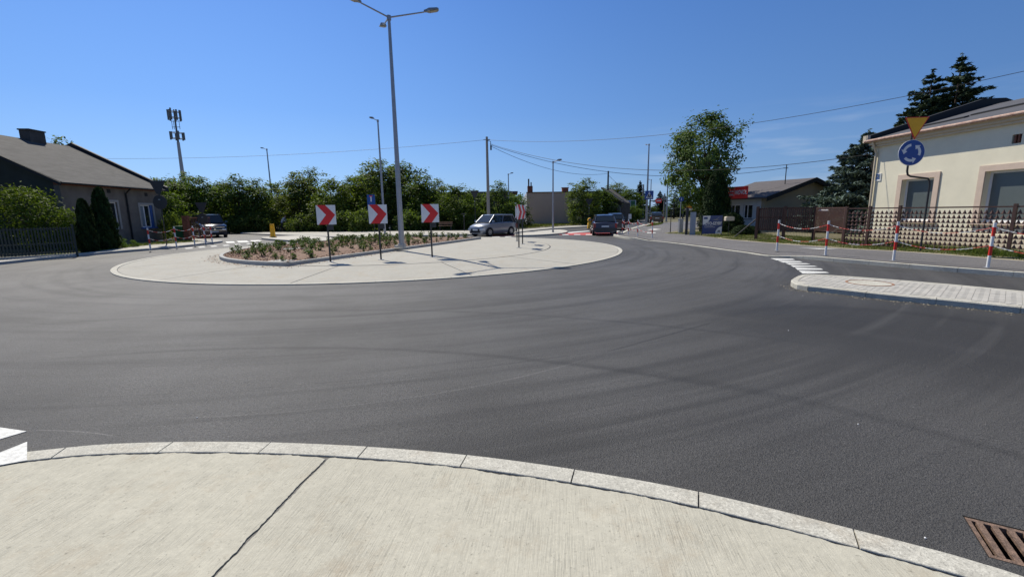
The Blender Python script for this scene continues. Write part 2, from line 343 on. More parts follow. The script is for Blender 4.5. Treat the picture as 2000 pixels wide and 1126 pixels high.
M = {}
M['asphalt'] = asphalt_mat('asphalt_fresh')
M['path'] = asphalt_mat('asphalt_path', (.12,.115,.115), False, .8)
M['ground'] = mat('dry_ground', (.10,.10,.045), .95, var=.3, scale=1.2, bump=.5, bscale=20, col2=(.17,.15,.08))
M['slab'] = concrete_mat('brushed_concrete', (.450,.430,.352), .55, (.12,1.0))
M['apron'] = concrete_mat('apron_concrete', (.380,.367,.322), .35, (1,0))
M['kerb'] = concrete_mat('granite_kerb', (.47,.455,.395), 0, speck=1)
M['kerb_d'] = concrete_mat('concrete_kerb', (.40,.40,.38), 0)
M['sealant'] = mat('bitumen_sealant', (.022,.021,.022), .6, var=.2, scale=20)
M['paver'] = mat('grey_paver', (.40,.385,.35), .9, var=.08, scale=14, bump=.4, bscale=90, objvar=.09)
M['sidewalk'] = mat('pale_sidewalk', (.42,.40,.35), .9, var=.1, scale=3, bump=.3, bscale=40, objvar=.06)
M['paint'] = mat('road_paint', (.60,.60,.57), .65, var=.30, scale=26, bump=.5, bscale=90)
M['redpaint'] = mat('red_road_paint', (.50,.07,.05), .6, var=.12, scale=8)
M['grass_soil'] = mat('verge_soil', (.12,.115,.05), .95, var=.3, scale=2.5, bump=.6, bscale=25, col2=(.23,.20,.12))
M['sand'] = mat('sandy_edge', (.42,.37,.27), .95, var=.2, scale=5, bump=.4, bscale=40)
M['mulch'] = mat('mulch_bed', (.20,.125,.085), .95, var=.3, scale=9, bump=.8, bscale=30)
M['chip'] = mat('bark_chip', (.34,.22,.15), .9, var=.6, scale=3, objvar=.0)
M['galv'] = mat('galvanised_steel', (.36,.37,.39), .45, metal=.6, var=.08, scale=5)
M['steel_d'] = mat('dark_steel', (.03,.03,.032), .55, var=.1)
M['back'] = mat('sign_back', (.035,.035,.037), .6, var=.1)
M['white'] = mat('white_paint', (.74,.74,.73), .45, var=.04, scale=9)
M['red'] = mat('red_paint', (.62,.025,.015), .42, var=.06, scale=9)
M['sred'] = mat('reflective_red', (.66,.022,.022), .4, var=.05)
M['swhite'] = mat('reflective_white', (.74,.75,.76), .4, var=.03)
M['blue'] = mat('sign_blue', (.012,.075,.32), .4, var=.05)
M['yellow'] = mat('sign_yellow', (.90,.45,.01), .42, var=.04)
M['ypost'] = mat('yellow_plastic', (.75,.40,.02), .5, var=.06)
M['lamp'] = mat('lamp_head', (.28,.29,.30), .45, metal=.3, var=.05)
M['lens'] = mat('lamp_lens', (.35,.33,.27), .3, var=.05)
M['cream'] = mat('cream_render', (.72,.675,.525), .9, var=.07, scale=.8, bump=.25, bscale=70)
M['pinktrim'] = mat('peach_trim', (.58,.46,.37), .85, var=.06, scale=5)
M['creamtrim'] = mat('cream_cornice', (.55,.48,.37), .85, var=.08, scale=5)
M['roofgrey'] = mat('tar_paper_roof', (.072,.072,.080), .85, var=.16, scale=2.2, bump=.3, bscale=40)
M['roofleft'] = mat('old_tar_paper', (.060,.058,.055), .9, var=.4, scale=1.3, bump=.4, bscale=30, stretch=(1,3,1))
M['black'] = mat('black_trim', (.012,.012,.013), .7)
M['gutter'] = mat('rusty_gutter', (.36,.17,.12), .6, var=.25, scale=7, col2=(.5,.36,.28))
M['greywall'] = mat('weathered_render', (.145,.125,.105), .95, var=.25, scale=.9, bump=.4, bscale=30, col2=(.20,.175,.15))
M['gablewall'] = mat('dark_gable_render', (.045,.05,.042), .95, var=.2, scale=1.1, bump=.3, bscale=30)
M['brickred'] = mat('worn_brick', (.17,.065,.04), .9, var=.35, scale=8, bump=.5, bscale=40)
M['chim'] = mat('chimney_render', (.07,.065,.06), .95, var=.25, scale=3, bump=.4)
M['wframe'] = mat('white_upvc', (.72,.72,.74), .4, var=.02)
M['blueframe'] = mat('blue_shutter', (.035,.10,.32), .5, var=.08)
M['greytrim'] = mat('window_surround', (.33,.31,.29), .8, var=.1)
M['glass'] = glass_mat('window_glass')
M['curtain'] = mat('net_curtain', (.16,.19,.22), .5, var=.15, scale=3, stretch=(14,1,1), spec=.8)
M['blind'] = mat('blind_behind_glass', (.105,.125,.125), .25, spec=.7, var=.05, scale=2)
M['brown'] = mat('brown_metal', (.075,.035,.025), .6, var=.25, scale=10)
M['wood'] = mat('brown_timber', (.085,.042,.028), .8, var=.35, scale=5, stretch=(6,6,.6), objvar=.3)
M['fencegreen'] = mat('green_fence_paint', (.030,.040,.033), .6, var=.15, objvar=.12)
M['tan'] = mat('tan_render', (.36,.31,.22), .95, var=.08, scale=.8, bump=.2)
M['bwhite'] = mat('grey_white_render', (.52,.54,.55), .9, var=.05, scale=1)
M['beige'] = mat('brown_beige_render', (.58,.41,.30), .95, var=.07, scale=.35, bump=.2)
M['roofbrown'] = mat('brown_roof_felt', (.085,.075,.075), .8, var=.15, scale=2)
M['novred'] = mat('red_banner', (.95,.045,.04), .45, var=.04)
M['banblue'] = mat('blue_banner', (.02,.06,.22), .4, var=.12, scale=2)
M['white_t'] = mat('white_lettering', (.80,.80,.80), .5, var=.02)
M['bark'] = mat('tree_bark', (.085,.065,.05), .95, var=.3, scale=8, bump=.8, bscale=25, stretch=(3,3,.7))
M['polewood'] = mat('concrete_pole', (.27,.255,.235), .9, var=.12, scale=3, bump=.2)
M['tyre'] = mat('tyre_rubber', (.015,.015,.016), .8)
M['rim'] = mat('wheel_rim', (.42,.43,.45), .35, metal=.8)
M['silver'] = mat('silver_paint', (.26,.28,.315), .32, metal=.35, coat=.6, var=.03)
M['navy'] = mat('dark_blue_paint', (.045,.055,.10), .28, metal=.2, coat=.8, var=.03)
M['dgrey'] = mat('dark_grey_paint', (.035,.035,.04), .28, metal=.2, coat=.8, var=.03)
M['vanp'] = mat('black_blue_paint', (.012,.016,.030), .22, coat=.9, var=.03)
M['chrome'] = mat('chrome', (.75,.76,.78), .15, metal=1)
M['hl'] = mat('headlight_glass', (.62,.64,.66), .15, spec=.8)
M['tl'] = mat('tail_light', (.35,.01,.01), .25, spec=.8)
M['rust'] = mat('rusty_iron', (.13,.085,.06), .7, var=.4, scale=26, bump=.6, bscale=120, col2=(.25,.16,.11))
M['pit'] = mat('drain_pit', (.012,.010,.008), .9, var=.2)
M['ringrust'] = mat('rusty_ring', (.27,.14,.08), .8, var=.3, scale=14)
M['green_bin'] = mat('green_plastic', (.01,.10,.04), .5)
M['skin'] = mat('skin', (.42,.25,.17), .6)
M['shirt'] = mat('grey_shirt', (.50,.52,.56), .9, var=.05)
M['trousers'] = mat('dark_trousers', (.02,.022,.03), .9)
M['hair'] = mat('dark_hair', (.03,.02,.015), .8)
M['cable'] = mat('cable', (.02,.02,.022), .6)
M['tower'] = mat('tower_steel', (.38,.40,.44), .6, var=.05)
M['towerd'] = mat('antenna_grey', (.13,.14,.15), .6, var=.1)
M['benchwood'] = mat('bench_wood', (.22,.13,.08), .8, var=.2)
M['lf_line'] = leaf_mat('leaf_mid_green', (.045,.092,.018), (.135,.200,.040), .50)
M['lf_line2'] = leaf_mat('leaf_dusty_green', (.060,.105,.026), (.165,.220,.060), .48)
M['lf_big'] = leaf_mat('leaf_lime_tree', (.052,.100,.026), (.150,.205,.060), .36, .6)
M['lf_lilac'] = leaf_mat('leaf_yellow_green', (.05,.10,.016), (.13,.20,.03), .4)
M['lf_thuja'] = leaf_mat('leaf_thuja', (.012,.026,.008), (.035,.060,.015), .12, .7)
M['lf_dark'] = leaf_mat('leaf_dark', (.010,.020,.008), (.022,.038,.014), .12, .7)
M['lf_spruce'] = leaf_mat('needle_dark', (.022,.042,.024), (.060,.085,.048), .08, .7)
M['lf_blue'] = leaf_mat('needle_blue', (.055,.085,.070), (.135,.185,.160), .08, .7)
M['lf_grass'] = leaf_mat('grass_blade', (.06,.10,.022), (.16,.19,.055), .35, .7)
M['lf_dry'] = leaf_mat('dry_grass_blade', (.17,.15,.06), (.30,.26,.12), .3, .8)
M['lf_plant'] = leaf_mat('bed_plant', (.045,.085,.018), (.11,.17,.04), .35, .45)

# ------------------------------------------------------------ ground, road
def flat_with_holes(name, outer, holes, z, m):
    pts = [Vector(p[:2]) for p in outer]; faces = []; edges = []
    n = len(pts); edges += [(i, (i+1) % n) for i in range(n)]
    for h in holes:
        b = len(pts); pts += [Vector(p[:2]) for p in h]; k = len(h); edges += [(b+i, b+(i+1) % k) for i in range(k)]
    v, e, f, _, _, _ = delaunay_2d_cdt(pts, edges, [], 1, 1e-5)
    def inside(p, poly):
        c = False; k = len(poly)
        for i in range(k):
            a, b = poly[i], poly[(i+1) % k]
            if (a[1] > p[1]) != (b[1] > p[1]) and p[0] < (b[0]-a[0])*(p[1]-a[1])/(b[1]-a[1])+a[0]: c = not c
        return c
    ff = []
    for t in f:
        cx = sum(v[i][0] for i in t)/len(t); cy = sum(v[i][1] for i in t)/len(t)
        if inside((cx, cy), outer) and not any(inside((cx, cy), h) for h in holes): ff.append(t)
    mb = MB(); mb.add([(p[0], p[1], z) for p in v], ff); me = mb.mesh(name, m)
    for p in me.polygons:
        if p.normal.z < 0: p.flip()
    return tag(link(name, me), kind='structure')
gA, gB = G(1879,1005), G(2000,1034)                    # drain grate top edge
gd = (gB-gA).normalized(); gn = Vector((gd.y, -gd.x, 0))
GW, GL = .50, .36
gate_poly = [gA, gA+gd*GW, gA+gd*GW+gn*GL, gA+gn*GL]
gate_poly = [(p.x, p.y) for p in gate_poly]
flat_with_holes('ground', [(-2500,-400),(2500,-400),(2500,3500),(-2500,3500)], [gate_poly], -.05, M['ground'])
road_outline = [(-19.2,-20),(40,-20),(22,5),(15,16),(12,28),(13.5,45),(22,70),(60,165),(80,230),(70,235),(45,175),(14,78),(2,60),(-28,56),(-60,66),(-110,95),(-112,88),(-62,54),(-38,42),(-26,34),(-22,22),(-23,10)]
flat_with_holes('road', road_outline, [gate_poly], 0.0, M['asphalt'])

def zslab(name, poly, z0, z1, m, struct=True, parent=None):
    o = put(name, MB().prism([(p[0],p[1]) for p in poly], z0, z1), m, parent)
    if struct and parent is None: o['kind'] = 'structure'
    return o
def dense(pts, step=.25, closed=False):
    """Catmull-Rom resample of 2D points"""
    P = [Vector((p[0],p[1])) for p in pts]; n = len(P); out = []
    for i in range(n if closed else n-1):
        if closed: a,b,c,d = P[i-1],P[i],P[(i+1)%n],P[(i+2)%n]
        else: a,b,c,d = P[max(i-1,0)],P[i],P[i+1],P[min(i+2,n-1)]
        k = max(1, int((c-b).length/step))
        for j in range(k):
            t = j/k; out.append(.5*((2*b)+(c-a)*t+(2*a-5*b+4*c-d)*t*t+(3*b-a-3*c+d)*t**3))
    if not closed: out.append(P[-1])
    return out
def offset(pts, d, closed=False):
    n = len(pts); out = []
    for i in range(n):
        a = pts[(i-1) % n] if (closed or i > 0) else pts[i]; b = pts[(i+1) % n] if (closed or i < n-1) else pts[i]
        t = (b-a).normalized(); out.append(pts[i]+Vector((-t.y, t.x))*d)
    return out
def kerb(parent, pts, width, z0, z1, m, length=1.0, gap=.008, cham=.012, zf=None, wob=0.0):
    """kerb stones, each an object, along pts; body lies to the left of travel; zf(s) gives the top height"""
    L = [0]
    for i in range(1, len(pts)): L.append(L[-1]+(pts[i]-pts[i-1]).length)
    def at(s):
        s = min(max(s, 0), L[-1]); i = max(j for j in range(len(L)) if L[j] <= s+1e-9); i = min(i, len(pts)-2)
        t = (s-L[i])/max(L[i+1]-L[i], 1e-9); d = (pts[i+1]-pts[i]).normalized(); return pts[i].lerp(pts[i+1], t), d
    s = 0; k = 0; stones = []
    while s < L[-1]-.05:
        e = min(s+length, L[-1]); mb = MB(); nseg = 4; dz = random.uniform(-.5,.5)*wob; rings = []
        for j in range(nseg+1):
            q = s+gap/2+(e-s-gap)*j/nseg; p, d = at(q); nn = Vector((-d.y, d.x)); top = (z1 if zf is None else zf(q))+dz
            prof = [(0,z0),(0,top-cham),(cham,top),(width-cham*.6,top),(width,top-cham*.6),(width,z0)]
            rings.append([(p.x+nn.x*a, p.y+nn.y*a, b) for a, b in prof])
        vs = [v for r_ in rings for v in r_]; fs = []
        for j in range(nseg):
            for i in range(5):
                a = j*6+i; fs.append((a, a+6, a+7, a+1))
        fs.append(tuple(range(6))); fs.append(tuple(reversed(range(nseg*6, nseg*6+6))))
        mb.add(vs, fs); stones.append(put('kerb_stone', mb, m, parent)); s = e; k += 1
    return stones
def setting(name):
    o = bpy.data.objects.new(name, None); C.objects.link(o); o['kind'] = 'structure'; return o

# ---- foreground island with brushed concrete
FZ = .03
kout = [G(x,y,FZ) for x,y in [(215,866),(430,861.5),(637,867),(852,881.5),(1077,909),(1345,955),(1685,1037),(2000,1125)]]
kout = [Vector((-6.4,2.2)),Vector((-5.2,2.66)),Vector((-4.2,2.95)),Vector((-3.62,3.07))]+[Vector((p.x,p.y)) for p in kout]+[Vector((3.0,1.2)),Vector((3.5,.3)),Vector((3.8,-1))]
kout = dense(kout, .06)
isl = setting('foreground_traffic_island')
KW = .155
kerb(isl, kout[::-1], KW, -.03, FZ+.004, M['kerb'], .775, .009, .006, wob=.003)
inner = offset(kout, -(KW+.017))
put('joint_sealant', MB().prism([(p.x,p.y) for p in offset(kout,-.02)]+[(3.6,-2),(-6.4,-2)], -.04, FZ-.008), M['sealant'], isl)
rn = random.Random(3)
def ragged(a, b, step=.012, amp=.0055):
    a = Vector(a); b = Vector(b); k = max(2, int((b-a).length/step)); t = (b-a).normalized(); n_ = Vector((-t.y,t.x)); o = []; v = 0
    for i in range(k+1):
        v = v*.8+rn.uniform(-amp, amp)*.6; o.append(a.lerp(b, i/k)+n_*v)
    return o
def ragpoly(pts, amp=.0065):
    out = []; v = 0
    for i, p in enumerate(pts):
        t = (pts[min(i+1,len(pts)-1)]-pts[max(i-1,0)]).normalized(); v = v*.7+rn.uniform(-amp,amp); out.append(p+Vector((-t.y,t.x))*v)
    return out
j0 = G(639,894,FZ); j1 = G(415,1126,FZ); jd = (j1-j0).normalized()
J0 = Vector((j0.x,j0.y)); J1 = Vector((j0.x+jd.x*6, j0.y+jd.y*6))
fine_in = dense([Vector(p) for p in inner[::4]], .02)
ix = min(range(len(fine_in)), key=lambda i: (fine_in[i]-J0).length)
leftpts = ragpoly(fine_in[:ix]); rightpts = ragpoly(fine_in[ix:])
jn = Vector((-jd.y, jd.x)); 
if jn.x < 0: jn = -jn
g_ = .0085
ja = ragged(J0-jn*g_, J1-jn*g_); jb = ragged(J0+jn*g_, J1+jn*g_)
cut = fine_in[ix]
put('concrete_slab', MB().prism([(p.x,p.y) for p in leftpts[:-1]]+[(p.x,p.y) for p in ja[1:]]+[(-7,J1.y),(-7,1.8)], -.04, FZ), M['slab'], isl)
put('concrete_slab', MB().prism([(p.x,p.y) for p in rightpts[1:]]+[(3.5,J1.y)]+[(p.x,p.y) for p in jb[::-1][:-1]], -.04, FZ), M['slab'], isl)
# painted teeth running over the kerb
def paint(name, pix, z=.004, m='paint', parent=None, world=None):
    pts = world or [G(x,y,z)[:2] for x,y in pix]
    o = put(name, MB().prism([(p[0],p[1]) for p in pts], z-.003, z+.0015), M[m], parent)
    if parent is None: o['kind'] = 'structure'
    return o
teeth = setting('yield_line_marking')
paint('painted_tooth', [(52,841.5),(0,834),(-90,829),(-120,870),(-60,868),(0,857)], .004, parent=teeth)
paint('painted_tooth', [(53,862),(53,898),(0,907.5),(-60,916),(-80,908),(0,883)], FZ+.009, parent=teeth)

# ---- drain grate
gt = thing('drain_grate', 'rusty cast iron drain grate sunk in the asphalt beside the near kerb', 'drain grate', (gA.x, gA.y, 0), math.atan2(gd.y, gd.x))
def fr(x0,x1,y0,y1,z0,z1,m='rust',nm='frame_bar'):
    return put(nm, MB().box(x0,x1,-y1,-y0,z0,z1), M[m], gt)
pit = MB()
for a in ((0,GW,0,.006),(0,GW,GL-.006,GL),(0,.006,0,GL),(GW-.006,GW,0,GL)): pit.box(a[0],a[1],-a[3],-a[2],-.4,-.002)
pit.box(0,GW,-GL,0,-.42,-.40); put('pit', pit, M['pit'], gt)
fr(.008,GW-.008,.010,.034,-.05,-.002); fr(.008,GW-.008,GL-.034,GL-.010,-.05,-.002); fr(.008,.028,.034,GL-.034,-.05,-.003)
fr(GW-.028,GW-.008,.034,GL-.034,-.05,-.003)
for i in range(7):
    x = .046+i*.062; fr(x, x+.029, .035, GL-.035, -.020, -.001 - .001*(i%2), nm='bar')

# ---- roundabout apron
ZI = .10
def polar(th, r): return Vector((RC[0]+r*math.cos(th), RC[1]+r*math.sin(th)))
ra = setting('roundabout_apron')
circ = [polar(2*PI*i/160, RR) for i in range(160)]; circ.append(circ[0])
kerb(ra, circ, .17, -.03, .028, M['kerb'], 1.0, .008, .006)
RIN = 7.35
def ring_z(r): return .022+(ZI-.022)*(RR-.2-r)/(RR-.2-RIN)
cutdeg = [-170.5,-142.5,-115,-91.4,-65.3,-43.3,-17,9,40,67,95,122,150,172]
for i in range(len(cutdeg)):
    a0 = R(cutdeg[i]); a1 = R(cutdeg[(i+1) % len(cutdeg)]); 
    if a1 < a0: a1 += 2*PI
    mb = MB(); k = 14; ro = RR-.19; g1 = .015; vs = []; fs = []
    for j in range(k+1):
        for r_ in (RIN+.035, ro):
            t = a0+g1/r_+(a1-a0-2*g1/r_)*j/k; p = polar(t, r_); vs += [(p.x,p.y,ring_z(r_)),(p.x,p.y,-.03)]
    for j in range(k):
        b = j*4; fs += [(b,b+2,b+6,b+4),(b,b+4,b+5,b+1),(b+2,b+3,b+7,b+6)]
    fs += [(0,1,3,2),(k*4,k*4+2,k*4+3,k*4+1)]
    put('concrete_panel', mb.add(vs,fs), M['apron'], ra)
mb = MB(); n_ = 96; vs = [(RC[0],RC[1],ZI-.012)]
for j in range(n_):
    for r_ in (RIN+.01, RR-.17):
        p = polar(2*PI*j/n_, r_); vs.append((p.x,p.y,ring_z(r_)-.012))
fs = []
for j in range(n_):
    k2 = (j+1) % n_; fs += [(1+2*j,2+2*j,2+2*k2,1+2*k2),(0,1+2*j,1+2*k2)]
put('joint_sealant', mb.add(vs,fs), M['sealant'], ra)
# inner platform (the part of the island with the sign posts)
disc = [polar(2*PI*i/120, RIN-.015) for i in range(120)]
put('inner_slab', MB().prism([(p.x,p.y) for p in disc], -.03, ZI+.004), M['apron'], ra)
# planted bed: circle segment west of the chord
cA = G(554,521,ZI); cB = G(959,463,ZI+.05)
def on_circ(p, r): d = Vector((p.x-RC[0], p.y-RC[1])).normalized(); return Vector((RC[0],RC[1]))+d*r
A2 = on_circ(cA, 7.45); B2 = on_circ(cB, 7.2)
tA = math.atan2(A2.y-RC[1], A2.x-RC[0]); tB = math.atan2(B2.y-RC[1], B2.x-RC[0])
arc = []; t0 = tB; t1 = tA+2*PI
for i in range(61):
    t = t0+(t1-t0)*i/60; arc.append(polar(t, 7.25+.2*math.sin(max(0,i/60)*PI/2)))
chord = [A2.lerp(B2, i/30) for i in range(31)]
bed_outline = arc+chord[1:-1]
gbed = setting('planted_bed')
kerb(gbed, [p for p in arc]+[], .14, 0, ZI+.125, M['kerb_d'], 1.0, .008, .012)
kerb(gbed, chord, .14, 0, ZI+.125, M['kerb_d'], 1.0, .008, .012)
def in_poly(p, poly):
    c = False; k = len(poly)
    for i in range(k):
        a, b = poly[i], poly[(i+1) % k]
        if (a[1] > p[1]) != (b[1] > p[1]) and p[0] < (b[0]-a[0])*(p[1]-a[1])/(b[1]-a[1])+a[0]: c = not c
    return c
inb = offset(bed_outline, .13, True); bc = Vector((sum(p.x for p in inb)/len(inb), sum(p.y for p in inb)/len(inb)))
def edge_d(p): return min((p-q).length for q in inb)
def bed_z(x, y):
    e = edge_d(Vector((x,y))); return ZI+.085+.17*min(1, e/2.6)
mb = MB(); rings = 8; vs = []; n_ = len(inb)
for k in range(rings+1):
    f = 1-k/rings
    for p in inb:
        q = bc.lerp(p, f); e = (1-f)*(p-bc).length; vs.append((q.x,q.y,ZI+.085+.17*min(1,e/2.6)))
fs = []
for k in range(rings):
    for i in range(n_):
        j = (i+1) % n_; fs.append((k*n_+i, k*n_+j, (k+1)*n_+j, (k+1)*n_+i))
put('mulch_surface', mb.add(vs,fs), M['mulch'], gbed, smooth=True)

# ---- generic cards (leaves, chips, grass) with numpy
def cards(name, P, N, size, asp, m, parent=None, up=None, rng=None):
    """P centres (n,3), N normals, size (n,), rhombus cards"""
    n = len(P); rng = rng or np.random.default_rng(1)
    N = N/np.linalg.norm(N, axis=1, keepdims=True)
    if up is None:
        T = rng.normal(size=(n,3))
    else: T = up
    T = T-N*(T*N).sum(1, keepdims=True); T /= np.linalg.norm(T, axis=1, keepdims=True)+1e-9
    B = np.cross(N, T); s = size[:,None]
    V = np.empty((n,4,3)); V[:,0] = P-T*s; V[:,1] = P+B*s*asp+N*s*.15; V[:,2] = P+T*s; V[:,3] = P-B*s*asp+N*s*.15
    me = bpy.data.meshes.new(name); me.vertices.add(4*n); me.vertices.foreach_set('co', V.reshape(-1).astype(np.float32))
    me.loops.add(4*n); me.loops.foreach_set('vertex_index', np.arange(4*n, dtype=np.int32))
    me.polygons.add(n); me.polygons.foreach_set('loop_start', np.arange(0,4*n,4, dtype=np.int32))
    try: me.polygons.foreach_set('loop_total', np.full(n,4,dtype=np.int32))
    except Exception: pass
    me.update(calc_edges=True); me.validate(); me.materials.append(m)
    return me
def blades(name, xy, z, h, w, m, lean=.35, seed=1, zf=None):
    rng = np.random.default_rng(seed); n = len(xy); a = rng.uniform(0,2*PI,n); hh = h*rng.uniform(.45,1.15,n); ww = w*rng.uniform(.6,1.3,n)
    V = np.empty((n,3,3)); dx = np.cos(a)*ww; dy = np.sin(a)*ww; zz = np.full(n, z) if zf is None else zf
    lx = rng.normal(0,lean,n)*hh; ly = rng.normal(0,lean,n)*hh
    V[:,0] = np.c_[xy[:,0]-dx, xy[:,1]-dy, zz]; V[:,1] = np.c_[xy[:,0]+dx, xy[:,1]+dy, zz]; V[:,2] = np.c_[xy[:,0]+lx, xy[:,1]+ly, zz+hh]
    me = bpy.data.meshes.new(name); me.vertices.add(3*n); me.vertices.foreach_set('co', V.reshape(-1).astype(np.float32))
    me.loops.add(3*n); me.loops.foreach_set('vertex_index', np.arange(3*n, dtype=np.int32))
    me.polygons.add(n); me.polygons.foreach_set('loop_start', np.arange(0,3*n,3, dtype=np.int32))
    me.update(calc_edges=True); me.validate(); me.materials.append(m); return me
def scatter(poly, n, seed=1, clump=0):
    rng = np.random.default_rng(seed); xs = [p[0] for p in poly]; ys = [p[1] for p in poly]; out = []
    while len(out) < n:
        x = rng.uniform(min(xs), max(xs)); y = rng.uniform(min(ys), max(ys))
        if clump:
            v = math.sin(x*1.9+1.3*math.sin(y*1.1))*math.sin(y*2.3+math.sin(x*.9)*1.7)
            if v < rng.uniform(-1.1, .7)*clump: continue
        if in_poly((x,y), poly): out.append((x,y))
    return np.array(out)
xy = scatter([tuple(p) for p in inb], 15000, 5)
e = np.min(np.hypot(xy[:,None,0]-np.array([p.x for p in inb]), xy[:,None,1]-np.array([p.y for p in inb])), axis=1)
rng = np.random.default_rng(4)
Pm = np.c_[xy, ZI+.095+.17*np.minimum(1,e/2.6)+rng.uniform(0,.02,len(xy))]
Nm = rng.normal(0,.5,(len(xy),3))+np.array([0,0,1])
o = link('bark_chips', cards('bark_chips', Pm, Nm, rng.uniform(.018,.05,len(xy)), .5, M['chip'], rng=rng)); tag(o, 'reddish brown bark chips covering the planted bed', 'mulch', kind='stuff')

# ---- right hand splitter island with pavers
si = setting('paved_splitter_island')
s_out = [G(*q,.0) for q in [(2200,635),(2000,613),(1850,597),(1720,584),(1600,570),(1562,566)]]+[G(*q,0.02) for q in [(1545,557),(1547,551)]]+[G(*q,.10) for q in [(1567,536.5),(1600,536.5),(1700,543),(1850,555),(2000,569),(2200,587)]]
s_out = dense([Vector((p.x,p.y)) for p in s_out], .15)
def _zf(q): return .115
kerb(si, s_out[::-1], .15, -.03, .115, M['kerb'], 1.0, .008, .02, wob=.006)
s_in = offset(s_out, -.155)
# which side is inside: test
cxy = Vector((sum(p.x for p in s_out)/len(s_out), sum(p.y for p in s_out)/len(s_out)))
if sum((p-cxy).length for p in s_in) > sum((p-cxy).length for p in s_out):
    s_in = offset(s_out, .155)
put('joint_bed', MB().prism([(p.x,p.y) for p in s_in], -.03, .106), M['sidewalk'], si)
pd = (G(2000,590)-G(1600,553)); pa = math.atan2(pd.y, pd.x)
pv = MB(); hx, hy = .098, .080
bone = [(-hx,-hy),(-hx*.45,-hy),(-hx*.3,-hy*.72),(hx*.3,-hy*.72),(hx*.45,-hy),(hx,-hy),(hx,hy),(hx*.45,hy),(hx*.3,hy*.72),(-hx*.3,hy*.72),(-hx*.45,hy),(-hx,hy)]
bone = [(x*.985,y*.978) for x,y in bone]
pm = pv.prism(bone, 0, .05).mesh('paver', M['paver'])
mh = G(1698,552,.115); cnt = 0; ca, sa = math.cos(pa), math.sin(pa); inP = [tuple(p) for p in offset(s_in, -.07 if (offset(s_in,.07)[3]-cxy).length > (s_in[3]-cxy).length else .07)]
rp = random.Random(9); base = G(1640,550,.1); cand = []
for i in range(-20, 80):
    for j in range(-25, 25):
        x = i*.2; y = j*.146+(.0 if i % 2 else .073); X = base.x+x*ca-y*sa; Y = base.y+x*sa+y*ca
        if in_poly((X,Y), inP) and math.hypot(X-mh.x, Y-mh.y) > .50: cand.append((math.hypot(X-6,Y-9.5), X, Y))
cand.sort()
for d_, X, Y in cand[:300]:
    o = link('paver', pm, si, (X,Y,.062+rp.uniform(-.0015,.0015)), pa+rp.uniform(-.02,.02))
if len(cand) > 300:
    mb = MB()
    for d_, X, Y in cand[300:]:
        mb.prism([(X+x*ca-y*sa, Y+x*sa+y*ca) for x,y in bone], .06, .112)
    o = put('farther_pavers', mb, M['paver'], si); o['kind'] = 'stuff'
mhole = thing('manhole_cover', 'round concrete manhole cover with rusty ring in the paved splitter island', 'manhole cover', (mh.x,mh.y,.098))
ring = MB(); k = 40
for (ra_, rb_, z1_) in ((.385,.425,.018),):
    vs = []; fs = []
    for j in range(k):
        t = 2*PI*j/k
        for r_, z_ in ((ra_,0),(ra_,z1_),(rb_,z1_),(rb_,0)): vs.append((r_*math.cos(t), r_*math.sin(t), z_))
    for j in range(k):
        a = j*4; b = ((j+1)%k)*4
        for q in range(3): fs.append((a+q,b+q,b+q+1,a+q+1))
    ring.add(vs, fs)
put('rim', ring, M['ringrust'], mhole)
put('lid', MB().prism([(.378*math.cos(2*PI*j/k), .378*math.sin(2*PI*j/k)) for j in range(k)], 0, .014), M['kerb'], mhole)
put('surround', MB().prism([(.495*math.cos(2*PI*j/k), .495*math.sin(2*PI*j/k)) for j in range(k)], -.01, .010), M['kerb_d'], mhole)
# shark teeth beside it
sh = setting('give_way_marking')
for q in [[(1505,504),(1548,505),(1553,507.3),(1517,508)],[(1520,508.7),(1562,509.8),(1568,511.8),(1530,512.4)],[(1534,513.2),(1575,514),(1583,515.6),(1542,516.6)],
          [(1544,517.6),(1590,518.9),(1597,520.4),(1550,521.2)],[(1553,522.3),(1603,524),(1608,526.4),(1558,526.8)],[(1560,528),(1612,530.4),(1620,532.6),(1568,534)]]:
    paint('painted_tooth', q, .005, parent=sh)

# ---- right sidewalk
rk = [(1203.6,462),(1227,466.6),(1247,468.5),(1276,470.5),(1308,473.5),(1344,477.8),(1380,482.5),(1416,487.5),(1466,494),(1500,499.5),(1550,503),(1637,511),(1695,516),(1822,527),(2000,541)]
rk = [Vector(G(x,y)[:2]) for x,y in rk]+[Vector((14.2,7.6)),Vector((17,3))]
rk = [Vector((7.6,31.9))]+rk
rk = dense(rk, .3)
rback = [Vector(G(x,y,.1)[:2]) for x,y in [(1297,456),(1340,457.6),(1371,461),(1434,469),(1560,479),(1640,485),(1775,492.5),(1875,500),(2000,510)]]+[Vector((16.8,9.5)),Vector((20,3))]
rback = dense(rback, .3)
Lk = sum((rk[i+1]-rk[i]).length for i in range(len(rk)-1))
def drop(s):
    # kerb flush where the crossing is
    a, b = 6.5, 16.2
    if s < a-1: return .13
    if s < a: return .13-(s-a+1)*.10
    if s < b: return .03
    if s < b+1.4: return .03+(s-b)/1.4*.10
    return .13
rs = setting('right_sidewalk')
kerb(rs, rk[::-1], .15, -.03, .12, M['kerb'], 1.0, .008, .02, zf=lambda q: drop(Lk-q), wob=.004)
